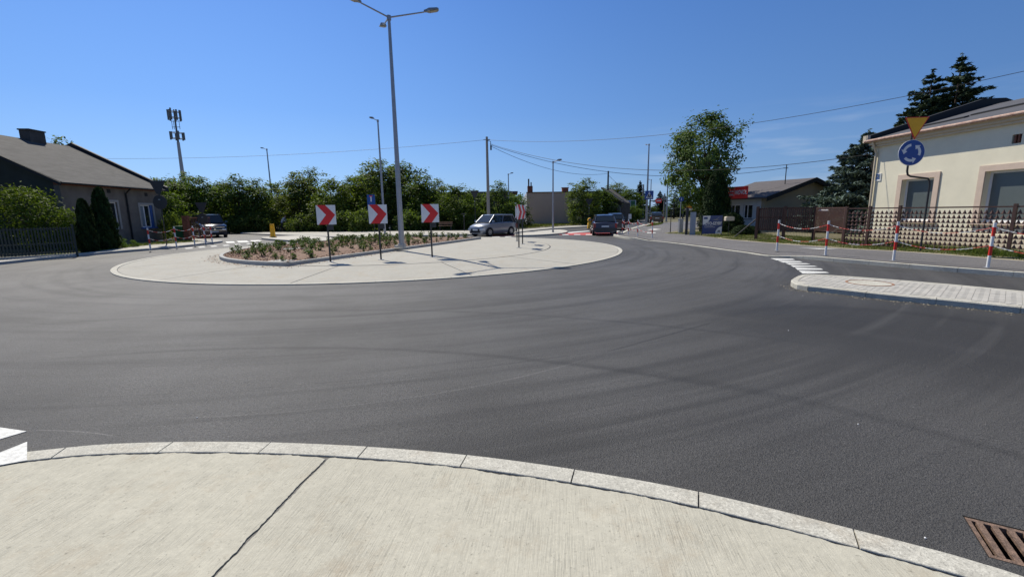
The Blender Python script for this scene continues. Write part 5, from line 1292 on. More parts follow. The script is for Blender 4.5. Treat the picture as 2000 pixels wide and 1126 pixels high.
# bollards with chains
def bollard_group(pix, z, tops, labels, name, grp, thick=.038, ext=None):
    P = [G(x,y,z) for x,y in pix]; hs = [Zt(pix[i][0], tops[i], P[i].y).z-z for i in range(len(P))]; h = sum(hs)/len(hs)
    seq = []
    b = [0,.27,.48,.70,.90,1.0]; r = [thick]*6; pts = []; ms = []
    for i in range(5):
        pts += [(0,0,b[i]*h),(0,0,b[i+1]*h-.0005)]; ms += [i % 2, i % 2]
    me = MB().path(pts, thick, 12, 0, True, ms[:-1]).mesh('post', [M['white'], M['red']], True)
    eye = MB()
    for z_ in (.90*h,.50*h): eye.path([(.05+.018*math.cos(a),0,z_+.018*math.sin(a)) for a in [2*PI*k/8 for k in range(9)]],.005,4)
    em = eye.mesh('chain_eye', M['galv'])
    for i,p in enumerate(P):
        t = thing('striped_bollard', labels[i], 'bollard', tuple(p), 0, grp); link('post', me, t); link('chain_eye', em, t)
        put('foot_plate', MB().box(-.07,.07,-.07,.07,0,.008), M['galv'], t)
    Q = P+([ext] if ext else [])
    for i in range(len(Q)-1):
        for lv,(f,sg) in enumerate(((.90,.20),(.50,.19))):
            a = Q[i]+Vector((0,0,f*h)); c_ = Q[i+1]+Vector((0,0,f*h)); L_ = (c_-a).length; sag = sg*min(1.3,L_/2.2); n = max(24,int(L_/.055)); pts = []
            for k in range(n+1):
                u = k/n; q = a.lerp(c_,u); q.z -= 4*sag*u*(1-u); pts.append(q)
            mb = MB()
            for k in range(n):                       # one oval link per step, turned by turns
                seg = int(k/n*6) % 2; A_, B_ = pts[k], pts[k+1]; d = (B_-A_); m_ = (A_+B_)/2; dn = d.normalized()
                s_ = Vector((-dn.y,dn.x,0)).normalized() if k % 2 else Vector((0,0,1)); s_ = s_*.011
                mb.path([A_-d*.15, m_+s_-d*.2, m_+s_+d*.2, B_+d*.15, m_-s_+d*.2, m_-s_-d*.2, A_-d*.15], .0055, 4, seg, False)
            o = put('chain', mb, [M['white'],M['red']])
            tag(o, f"{'upper' if lv==0 else 'lower'} red and white chain hanging {name[i]}", 'chain', grp.replace('bollards','chains'))
ext_ = Vector((16.2,9.2,.12)); ext_ = G(2230,548,.12)
bollard_group([(1517,489),(1612,498),(1745,508),(1929,522)], .12, [430,431.5,433,433.5],
  ['striped bollard nearest the timber fence, first of the row on the right pavement','striped bollard in front of the garden gate','striped bollard in front of the patterned fence left of the bent sign pole','large striped bollard nearest the camera on the right pavement'],
  ['across the timber fence','between the gate bollard and the next one','before the fence under the roundabout sign','from the nearest bollard out of the picture'],'bollards on the right pavement', .036, ext_)
bollard_group([(294,486.8),(345,481.5),(380.5,477.5),(401.5,474.7),(414.5,472.5)], .11, [444,441,440.5,440,441],
  ['striped bollard at the left end of the row before the old house','second striped bollard from the left, before the corner of the old house','striped bollard before the green bin','striped bollard just left of the van','last striped bollard before the headlight of the van'],
  ['before the blue window','before the green bin','before the red gate','beside the black van'],'bollards on the left pavement', .036)
bollard_group([(1215.4,457.5),(1227,459.5),(1245.2,462.5),(1273.4,466)], .06, [427.5,427.5,428.5,432.4],
  ['leftmost thin striped bollard right of the dark cars','second thin striped bollard from the dark cars','third thin striped bollard from the dark cars','thin striped bollard standing alone right of the crossing sign pole'],
  ['between the first two thin bollards','in the middle of the thin bollards','left of the last thin bollard'],'bollards at the far right crossing', .034)

# lamps
def lamp_head(parent, p, d, up_=.0, sc_=1.0):
    d = Vector((d[0],d[1],0)).normalized(); n = Vector((-d.y,d.x,0)); z = Vector((0,0,1)); p = Vector(p); d2 = (d+z*.18).normalized(); u2 = n.cross(d2)*-1; u2 = d2.cross(n)*-1
    if u2.z < 0: u2 = -u2
    L_, W_ = .62*sc_, .15*sc_**.5
    sec = [(0,.04,.0,.07),(.12*sc_,.06,-.01,.09),(.22*sc_,W_,-.015,.10),(L_-.06,W_,-.01,.07),(L_,W_*.6,.0,.05)]
    vs = []; 
    for s_,w_,a_,b_ in sec:
        for sx,zz in ((-1,a_),(1,a_),(1,b_),(-1,b_)): 
            ww_ = w_ if zz==a_ else w_*.7; vs.append(tuple(p+d2*s_+n*(sx*ww_)+u2*zz))
    fs = [(0,1,2,3)] + [(4*i+j,4*i+(j+1)%4,4*i+4+(j+1)%4,4*i+4+j) for i in range(4) for j in range(4)] + [(19,18,17,16)]
    h = put('lamp_head', MB().add(vs,fs), M['lamp'], parent)
    q0 = p+d2*.27*sc_-u2*.024; vs = [tuple(q0+d2*a*sc_+n*b*sc_-u2*c_) for c_ in (0,.008) for a,b in ((0,-.11),(.26,-.11),(.26,.11),(0,.11))]
    put('lens', MB().add(vs,[(0,1,2,3),(7,6,5,4),(0,4,5,1),(1,5,6,2),(2,6,7,3),(3,7,4,0)]), M['lens'], h)
def street_lamp(px, py, topy, ends, label, Y=None, r0=.085, r1=.045, z=.05, rise=.25, foot=True, name='street_lamp', headless=False):
    b = G(px,py,z) if Y is None else Vector((Zt(px,py,Y).x,Y,z))
    ht = Zt(px, topy, b.y).z-z
    t = thing(name, label, 'street lamp', tuple(b), 0)
    put('pole', MB().tube((0,0,0),(0,0,ht),r0,r1,14), M['galv'], t, smooth=True)
    if foot: put('foot', MB().box(-.15,.15,-.15,.15,-.05,.045).tube((0,0,.03),(0,0,.10),r0*1.35,None,12), M['galv'], t)
    for e in ends:
        e = Vector((*e,)); a = Vector((0,0,ht-.02)); q = Vector((e.x,e.y,ht+(rise if len(ends)>1 else .06))) 
        put('arm', MB().tube(a,q,.033,.028,8), M['galv'], t); lamp_head(t, q, (e.x,e.y), sc_=(1.0 if len(ends)>1 else .62))
    put('collar', MB().tube((0,0,ht-.12),(0,0,ht+.05),r1*1.5,None,12), M['galv'], t)
    return t, b, ht
bL = G(785,480,bed_z(-6,24)); hL = Zt(757,33,bL.y).z
eR = G(828,21,hL+.3)-bL; eF = G(705,3,hL+.3)-bL; eB = G(750,50,hL+.2)-bL
street_lamp(785,480,33,[(eR.x,eR.y),(eF.x,eF.y),(eB.x,eB.y)],'very tall galvanised lamp post with three arms standing in the roundabout bed', z=bL.z, r0=.125, r1=.06)
put_o = tag(put('lamp_footing', MB().prism([(.24*math.cos(PI*j/4+.2),.24*math.sin(PI*j/4+.2)) for j in range(8)],-.05,.03), M['kerb'], None, (bL.x-.1,bL.y,bL.z)), 'pale concrete footing under the tall triple lamp post', 'footing')
t1,b1_,h1_ = street_lamp(537,443,291,[(-.30,-.1)],'slim lamp post with blue round sign rising over the left tree line', Y=57, r0=.11, r1=.06)
street_lamp(752,458.5,235,[(-.22,-.25)],'middle slim lamp post just left of the tall triple lamp', r0=.10, r1=.055)
street_lamp(994.5,452,340,[(.28,-.1)],'short slim lamp post right of the utility pole behind the silver car', Y=58, r0=.10, r1=.055)
street_lamp(1080,455,316,[(.30,-.1)],'slim lamp post before the blank brown building', r0=.075, r1=.045)
t5,b5_,h5_ = street_lamp(1262,437,282,[(.0,.9)],'tall lamp post carrying the blue pedestrian crossing sign', r0=.14, r1=.07)
street_lamp(1301,434,337,[(.5,.6)],'lamp post just left of the big roadside tree', Y=66, r0=.13, r1=.07)
street_lamp(1269,430,351,[(-.1,.8)],'distant slim lamp post directly right of the crossing sign', Y=88, r0=.12, r1=.07)
def simple_pole(px, py, top, Y, r, label, m='polewood', cat='pole', name='utility_pole'):
    b = Zt(px,py,Y); h = Zt(px,top,Y).z; t = thing(name, label, cat, (b.x,Y,0)); put('shaft', MB().tube((0,0,-.1),(0,0,h),r,r*.62,10), M[m], t, smooth=True); return t, h
tp,hp = simple_pole(954.5,430,267,42,.165,'tall grey utility pole behind the silver car carrying many wires')
put('insulator_bracket', MB().path([(0,-.16,hp-.35),(.35,-.2,hp-.45),(.38,-.2,hp-1.1)],.03,6).box(.3,.44,-.26,-.14,hp-1.2,hp-.8), M['steel_d'], tp)
put('bracket', MB().tube((-.3,0,hp-.25),(.3,0,hp-.25),.03,None,6), M['steel_d'], tp)
tq,hq = simple_pole(1186,430,334,60,.16,'slim dark utility pole beside the grey outbuilding','steel_d')
simple_pole(1254.5,430,360,92,.2,'distant utility pole between the far spruce and the crossing sign','polewood')
simple_pole(1296,432,378,96,.2,'distant utility pole right of the red gantry sign','polewood')
simple_pole(1314,432,385,100,.18,'distant thin pole before the open pine','polewood')
simple_pole(1333,432,372,85,.14,'distant thin pole behind the round blue sign','steel_d')
# wires
def wire(a, b, sag, label, r=.016):
    pts = []
    for k in range(25):
        u = k/24; q = Vector(a).lerp(Vector(b),u); q.z -= 4*sag*u*(1-u); pts.append(q)
    tag(put('overhead_wire', MB().path(pts, r, 5), M['cable']), label, 'wire')
top = Vector((tp.location.x+.05, 42, hp-.28))
wire(top, Zt(2120,112,20), 1.25, 'overhead wire sweeping up to the top right corner above the cream house', .013)
wire(top+Vector((.2,-.1,-.35)), Zt(1706,300,RY+1), 1.55, 'overhead wire running to the corner of the cream house', .016)
wire(top+Vector((.25,-.1,-.45)), Vector((ac.location.x-.2,ac.location.y,zt_-.3)), 1.55, 'overhead wire running to the antenna mast on the tan house', .018)
wire(top+Vector((.3,0,-.55)), Vector((tq.location.x,60,hq-.3)), 1.0, 'overhead wire running down to the slim dark utility pole', .018)
wire(Vector((tq.location.x,60,hq-.5)), Zt(1254,365,92), 1.2, 'faint wire from the slim dark pole to the distant pole', .022)
wire(top+Vector((-.3,0,0)), Zt(150,309,48), .55, 'long faint wire crossing the sky above the left tree line', .013)

# antenna tower
Yt = 150; bt = Zt(362,430,Yt); ht_ = Zt(344,214,Yt).z
tw_ = thing('antenna_tower', 'tall slender mobile antenna tower rising behind the left trees', 'antenna tower', (bt.x+1.2,Yt,0))
k = .058*Yt/10
put('mast', MB().tube((0,0,0),(0,0,ht_*.72),.75,.42,12), M['tower'], tw_); put('upper_mast', MB().tube((0,0,ht_*.72),(0,0,ht_),.3,.2,8), M['towerd'], tw_)
for zc,n_,hh,rr in ((ht_-1.6,7,3.6,1.7),(ht_*.775,6,2.6,1.9)):
    fr_ = MB()
    for dz in (-.9,.9):
        pts = [(rr*.85*math.cos(2*PI*j/6),rr*.85*math.sin(2*PI*j/6),zc+dz) for j in range(7)]; fr_.path(pts,.09,5)
        for j in range(3): fr_.tube((0,0,zc+dz),(rr*.85*math.cos(2*PI*j/3),rr*.85*math.sin(2*PI*j/3),zc+dz),.07,None,5)
    put('antenna_frame', fr_, M['towerd'], tw_)
    for j in range(n_):
        a = 2*PI*j/n_+.3; x,y = rr*math.cos(a), rr*math.sin(a); put('panel_antenna', MB().box(x-.2,x+.2,y-.13,y+.13,zc-hh/2,zc+hh/2*(.8+.2*(j%2))), M['towerd'], tw_)
fr_ = MB()
for zc in (ht_*.85,ht_*.90):
    fr_.tube((-1.3,0,zc),(1.3,0,zc),.08,None,5); 
for x in (-1.2,-.6,1.2): fr_.tube((x,0,ht_*.83),(x,0,ht_*.905),.07,None,5)
put('antenna_bracket', fr_, M['towerd'], tw_)

# bent pole with give way and roundabout signs
sb = G(1797,491,.10); pr_ = thing('roundabout_sign', 'bent dark pole with yellow give way triangle above blue roundabout sign', 'road sign', tuple(sb), 0)
Ys_ = sb.y
e1 = Zt(1816,349,Ys_)-sb; e2_ = Zt(1773,343,Ys_-.1)-sb; e3 = Zt(1777,231,Ys_-.1)-sb
pts = [(0,0,0),(.0,0,e1.z-.22),(0-.02,0,e1.z-.07),(-.10,-.0,e1.z+.01),(e2_.x+.16,-.03,e2_.z-.02),(e2_.x+.05,-.04,e2_.z+.03),(e2_.x,-.05,e2_.z+.16),(e2_.x,-.05,e3.z-.25)]
put('pole', MB().path(pts,.032,10), M['steel_d'], pr_, smooth=True)
cxs = e2_.x+.01; 
cz = (Zt(1781,299,Ys_)-sb).z; rsg = 24.5/ (FPX/ (Ys_*CPi))*.97
rot = R(-4)
sgn = link('round_plate', MB().xz([(x,z) for x,z in ngon_xz(rsg,36)],-.012,.0).mesh('round_plate', M['swhite']), pr_, (cxs,-.105,cz), rot)
put('blue_field', MB().xz(ngon_xz(rsg*.965,36),-.016,-.0125), M['blue'], sgn)
for k in range(3):
    a0 = R(100+120*k); a1 = a0+R(62); ri, ro_ = rsg*.50, rsg*.70; n_ = 8
    pts = [(ro_*math.cos(a0+(a1-a0)*i/n_), ro_*math.sin(a0+(a1-a0)*i/n_)) for i in range(n_+1)]
    am = (ri+ro_)/2; pts += [(rsg*.84*math.cos(a1),rsg*.84*math.sin(a1)),(am*1.0*math.cos(a1+R(28)),am*math.sin(a1+R(28))),(rsg*.36*math.cos(a1),rsg*.36*math.sin(a1))]
    pts += [(ri*math.cos(a1-(a1-a0)*i/n_), ri*math.sin(a1-(a1-a0)*i/n_)) for i in range(n_+1)]
    put('white_arrow', MB().xz(pts,-.020,-.0165), M['swhite'], sgn)
tzt = (Zt(1791,230,Ys_)-sb).z; tzb = (Zt(1786,274,Ys_)-sb).z; hw_ = 21.5/(FPX/(Ys_*CPi))
tri = link('triangle_plate', MB().xz([(-hw_,tzt-tzb),(hw_,tzt-tzb),(0,0)],-.012,0).mesh('triangle_plate', M['sred']), pr_, (cxs+.02,-.125,tzb), rot)
f_ = .88; H_ = tzt-tzb
put('yellow_field', MB().xz([(-hw_*f_,H_*.965),(hw_*f_,H_*.965),(0,H_*.09)],-.016,-.0125), M['yellow'], tri)
for z_ in (cz, tzb+H_*.7): put('clamp', MB().box(e2_.x-.05,e2_.x+.05,-.095,-.0,z_-.02,z_+.02), M['galv'], pr_)

# other signs
def back_sign(px, py, top, label, Y=None, tri_=True, rnd_=True, s=1.0, rz=0.0, z=.1):
    b = G(px,py,z) if Y is None else Vector((Zt(px,py,Y).x,Y,z)); ht = Zt(px,top,b.y).z-z
    t = thing('road_sign', label, 'road sign', tuple(b), rz)
    put('pole', MB().tube((0,.03,0),(0,.03,ht-.1),.032,None,8), M['steel_d'], t); zz = ht
    if tri_: put('triangle_plate', MB().xz([(-.48*s,zz),(.48*s,zz),(.12*s,zz-.78*s),(-.12*s,zz-.78*s)],-.02,0), M['back'], t); zz -= .84*s
    if rnd_: put('round_plate', MB().xz([(x*.42*s,z_*.42*s+zz-.42*s) for x,z_ in ngon_xz(1,20)],-.02,0), M['back'], t)
    put('clamp', MB().box(-.05,.05,-.05,-.021,zz-.3,zz-.24), M['galv'], t)
    return t, b, ht
back_sign(325,478,352,'backs of a triangular and a round road sign at the old house corner')
back_sign(402,471,395,'back of a triangular and a round road sign before the black van', s=.85)
back_sign(929,450,372,'back of a triangular and a round road sign beside the utility pole', Y=44, s=.9, rnd_=False)
back_sign(1150,447,388,'back of a triangular road sign before the trees behind the dark cars', Y=46, s=.8, rnd_=False)
t_,b_,h_ = back_sign(907,451,416,'small T shaped sign seen edge on beside the bench', tri_=False, rnd_=False); put('plate', MB().box(-.22,.22,-.02,.0,h_-.12,h_-.02), M['back'], t_)
back_sign(762,459,438,'short thin dark post right of the middle lamp post', tri_=False, rnd_=False)
# signs on the slim left lamp
t_ = thing('road_sign', 'dark triangular sign back above small blue round sign on the slim left lamp', 'road sign', tuple(b1_), 0)
z1_ = Zt(530,403,b1_.y).z; put('triangle_plate', MB().xz([(-.95,z1_+.55),(.15,z1_+.55),(-.1,z1_-.5),(-.65,z1_-.5)],-.16,-.13), M['back'], t_)
z2_ = Zt(537,412,b1_.y).z; put('round_plate', MB().xz([(x*.33+.05,q*.33+z2_) for x,q in ngon_xz(1,16)],-.22,-.18), M['blue'], t_)
put('clamp', MB().tube((0,0,z1_-.1),(0,0,z1_+.1),.13,None,10), M['galv'], t_)
# no through road
b_ = G(732,459,.1); h_ = Zt(730,380,b_.y).z-.1; t_ = thing('no_through_road_sign', 'blue no through road sign with white stem and red bar behind the middle chevron', 'road sign', tuple(b_))
s_ = 7.5/(FPX/b_.y); put('pole', MB().tube((0,.03,0),(0,.03,h_-.1),.03,None,8), M['steel_d'], t_)
pl_ = put('plate', MB().box(-s_-.1,s_-.1,-.02,0,h_-s_*2,h_), M['blue'], t_); put('white_stem', MB().box(-.15,-.05,-.024,-.0205,h_-s_*1.75,h_-s_*.45), M['swhite'], pl_); put('red_bar', MB().box(-.22,.02,-.028,-.0245,h_-s_*.5,h_-s_*.25), M['sred'], pl_)
p2_ = put('lower_plate', MB().box(-s_-.1,s_-.1,-.02,0,h_-s_*4.05,h_-s_*2.05), M['blue'], t_); put('white_triangle', MB().xz([(-s_*.75-.1,h_-s_*3.8),(s_*.75-.1,h_-s_*3.8),(-.1,h_-s_*2.4)],-.024,-.0205), M['swhite'], p2_)
put('walking_figure', MB().xz([(-.16,h_-s_*3.6),(-.04,h_-s_*3.6),(-.06,h_-s_*3.0),(-.14,h_-s_*3.0)],-.028,-.0245), M['steel_d'], p2_)
# pedestrian crossing sign
z_ = Zt(1265,381,b5_.y).z; s_ = 8.0/(FPX/b5_.y)
t_ = thing('pedestrian_crossing_sign', 'blue square pedestrian crossing sign with white triangle on the tall lamp post', 'road sign', (b5_.x+.18,b5_.y,0))
pl_ = put('plate', MB().box(-s_,s_,-.24,-.20,z_-s_,z_+s_), M['blue'], t_); put('white_triangle', MB().xz([(-s_*.82,z_-s_*.72),(s_*.82,z_-s_*.72),(0,z_+s_*.8)],-.25,-.241), M['swhite'], pl_)
for dx in (-.10,.12): put('walking_figure', MB().xz([(dx-.13,z_-s_*.6),(dx-.05,z_-s_*.6),(dx,z_-.1),(dx+.05,z_-s_*.6),(dx+.12,z_-s_*.6),(dx+.04,z_+.12),(dx-.04,z_+.12)],-.26,-.251), M['steel_d'], pl_)
put('clamp', MB().tube((-.18,0,z_-.2),(-.18,0,z_+.2),.2,None,10), M['galv'], t_)
# round blue cycle sign, cabinet, warning sign, thin post, white sign
def disc_sign(px,py,cy,r_px,label,m,Y=None,name='round_sign',extra=True):
    b = G(px,py,.08) if Y is None else Vector((Zt(px,py,Y).x,Y,.08)); zc = Zt(px,cy,b.y).z-.08; r_ = r_px/(FPX/b.y); t = thing(name,label,'road sign',tuple(b))
    put('pole', MB().tube((0,.03,0),(0,.03,zc+r_*.6),.035,None,8), M['galv'], t); pl = put('plate', MB().xz([(x*r_,q*r_+zc) for x,q in ngon_xz(1,20)],-.02,0), M[m], t)
    if extra: put('white_symbol', MB().xz([(-r_*.25,zc-r_*.5),(r_*.2,zc-r_*.5),(r_*.1,zc+r_*.5),(-r_*.1,zc+r_*.5)],-.024,-.0205), M['swhite'], pl)
    return t
disc_sign(1327.5,452,389,4.6,'round blue shared path sign on a pole left of the black gate post','blue')
disc_sign(570,456,439,3.3,'small round white sign on a low post right of the person with bicycle','swhite',48,extra=False)
gc = G(1328,454,.08); t_ = thing('control_cabinet','narrow grey metal cabinet at the foot of the round blue sign','cabinet',tuple(gc)); put('body', MB().box(-.12,.16,-.15,.15,0,.95), M['galv'], t_); put('cap', MB().box(-.15,.19,-.18,.18,.952,1.0), M['galv'], t_)
b_ = Vector((Zt(1342,450,42).x,42,.08)); t_ = thing('warning_sign','yellow warning triangle with a white plate on a pole behind the black gate post','road sign',tuple(b_))
z_ = Zt(1341,406,42).z-.08; put('pole', MB().tube((0,.03,0),(0,.03,z_+.4),.03,None,8), M['galv'], t_); tri = put('triangle_plate', MB().xz([(-.38,z_),(.38,z_),(0,z_+.66)],-.02,0), M['sred'], t_); put('yellow_field', MB().xz([(-.29,z_+.05),(.29,z_+.05),(0,z_+.56)],-.024,-.0205), M['yellow'], tri); put('text_plate', MB().box(-.38,.38,-.02,0,z_-.24,z_-.03), M['swhite'], t_)
simple_pole(1309,457,411,33,.035,'thin black post standing in the grass beside the path','steel_d','post','thin_post')
b_ = Vector((Zt(1229.5,428,50).x,50,0)); t_ = thing('small_sign','small white rectangular sign on a thin post above the thin bollards','road sign',tuple(b_)); z_ = Zt(1229,423,50).z; put('pole', MB().tube((-.12,0,0),(-.12,0,z_+.3),.03,None,6), M['galv'], t_); put('plate', MB().box(-.12,.2,-.03,-.0,z_-.25,z_+.3), M['swhite'], t_)
# gantry
Yg = 84; b_ = Zt(1268,430,Yg); t_ = thing('gantry_sign','red sign hanging on a horizontal arm over the far right road','gantry',(b_.x,Yg,0)); zg = Zt(1280,392,Yg).z; xr = Zt(1312,392,Yg).x-b_.x
put('post', MB().tube((0,0,0),(0,0,zg+.2),.12,None,8), M['steel_d'], t_); put('arm', MB().tube((0,0,zg),(xr,0,zg),.09,None,6), M['steel_d'], t_); x0 = Zt(1280,392,Yg).x-b_.x; put('red_board', MB().box(x0,x0+1.1,-.2,-.12,zg-.4,zg+.35), M['novred'], t_); put('white_band', MB().box(x0+.15,x0+.95,-.22,-.201,zg-.1,zg+.08), M['swhite'], t_)
b_ = Zt(1251,430,76); t_ = thing('pipe_frame','thin grey pipe frame beside the far pavement','frame',(b_.x,76,0)); z_ = Zt(1251,411,76).z; xr = Zt(1268,411,76).x-b_.x; put('frame_tube', MB().path([(0,0,0),(0,0,z_),(xr,0,z_),(xr,0,0)],.05,6), M['galv'], t_)
# black gate post and mesh panel
g0 = G(1340,459,.08); g1 = G(1368,459,.08); t_ = thing('mesh_gate','dark mesh garden gate with thick black post left of the blue banner','gate',tuple(g0),math.atan2(g1.y-g0.y,g1.x-g0.x)); z_ = Zt(1340,408,g0.y).z
put('post', MB().box(-.08,.08,-.08,.08,-.1,z_), M['steel_d'], t_); mb = MB(); gl = (g1-g0).length
for i in range(int(gl/.09)): mb.tube((.14+i*.09,0,.05),(.14+i*.09,0,1.45),.008,None,4)
for z2 in (.08,.75,1.4): mb.tube((.1,0,z2),(gl,0,z2),.015,None,4)
o = put('mesh_panel', mb, M['steel_d'], t_); o['kind'] = 'stuff'; put('slat_panel', MB().box(.2,.55,-.03,.03,.0,1.5), M['galv'], t_)
# yellow marker posts
def ypost(px,py,top,label):
    b = G(px,py,.112); h = Zt(px,top,b.y).z-.11; t = thing('yellow_marker_post',label,'marker post',tuple(b)); w_ = .17
    put('post', MB().hull([(-w_,-.08,0),(w_,-.08,0),(w_,.08,0),(-w_,.08,0),(-w_*.85,-.05,h),(w_*.85,-.05,h),(w_*.85,.05,h),(-w_*.85,.05,h)]), M['ypost'], t)
    put('arrow_face', MB().xz([(x*.11,h*.78+q*.11) for x,q in ngon_xz(1,14)],-.075,-.06), M['yellow'], t); put('base', MB().box(-.22,.22,-.14,.14,0,.05), M['ypost'], t)
ypost(533.5,463,437,'yellow plastic marker post on the left refuge island'); 
b_ = G(1151,447,.1); t_ = thing('yellow_marker_post','yellow rounded marker post left of the dark hatchback','marker post',tuple(b_)); put('post', MB().path([(0,0,0),(0,0,.55),(0,0,.62),(0,0,.68),(0,0,.85),(0,0,.98),(0,0,1.02)],[.20,.17,.11,.17,.19,.12,.02],12), M['ypost'], t_, smooth=True); put('base', MB().tube((0,0,0),(0,0,.05),.26,.24,12), M['steel_d'], t_)
# bench, bin, gate at the left
b_ = Vector((Zt(857,450,43).x,43,.07)); L_ = Zt(884,450,43).x-b_.x; t_ = thing('park_bench','wooden park bench at the edge of the grass left of the silver car','bench',tuple(b_))
for i in range(3): put('seat_plank', MB().box(0,L_,-.25+i*.16,-.12+i*.16,.44,.48), M['benchwood'], t_)
for i in range(2): put('back_plank', MB().box(0,L_,.22,.25,.58+i*.16,.70+i*.16), M['benchwood'], t_)
for x in (.15,L_-.15): put('leg', MB().box(x-.03,x+.03,-.22,.22,0,.435).box(x-.03,x+.03,.221,.26,.0,.86), M['steel_d'], t_)
b_ = G(356,469.5,.1); t_ = thing('wheelie_bin','dark green wheeled bin behind the striped bollards','bin',tuple(b_)); put('body', MB().hull([(-.24,-.25,.05),(.24,-.25,.05),(.24,.25,.05),(-.24,.25,.05),(-.29,-.33,.95),(.29,-.33,.95),(.29,.33,.95),(-.29,.33,.95)]), M['green_bin'], t_); put('lid', MB().box(-.31,.31,-.36,.36,.952,1.02), M['green_bin'], t_)
for x in (-.24,.24): put('wheel', MB().tube((x-.03,.28,.1),(x+.03,.28,.1),.1,None,12), M['tyre'], t_)
b_ = G(369,470,.08); t_ = thing('yard_gate','rusty red mesh yard gate with stone post left of the van','gate',tuple(b_),.15); put('post', MB().box(-.2,.15,-.15,.15,-.1,1.75), M['brickred'], t_)
mb = MB().tube((.15,0,1.6),(1.55,0,1.6),.03,None,6).tube((.15,0,.15),(1.55,0,.15),.03,None,6)
for i in range(15): mb.tube((.2+i*.095,0,.15),(.2+i*.095,0,1.6),.014,None,4)
put('gate_leaf', mb, M['red'] if False else M['brickred'], t_)
t_ = plant_tree('hedge', ub, (G(338,472).x-.4,G(338,472).y+.8,.0), 'feathery green hedge between the old house and the yard gate', 'hedge', 0, (.75,.5,1.2))

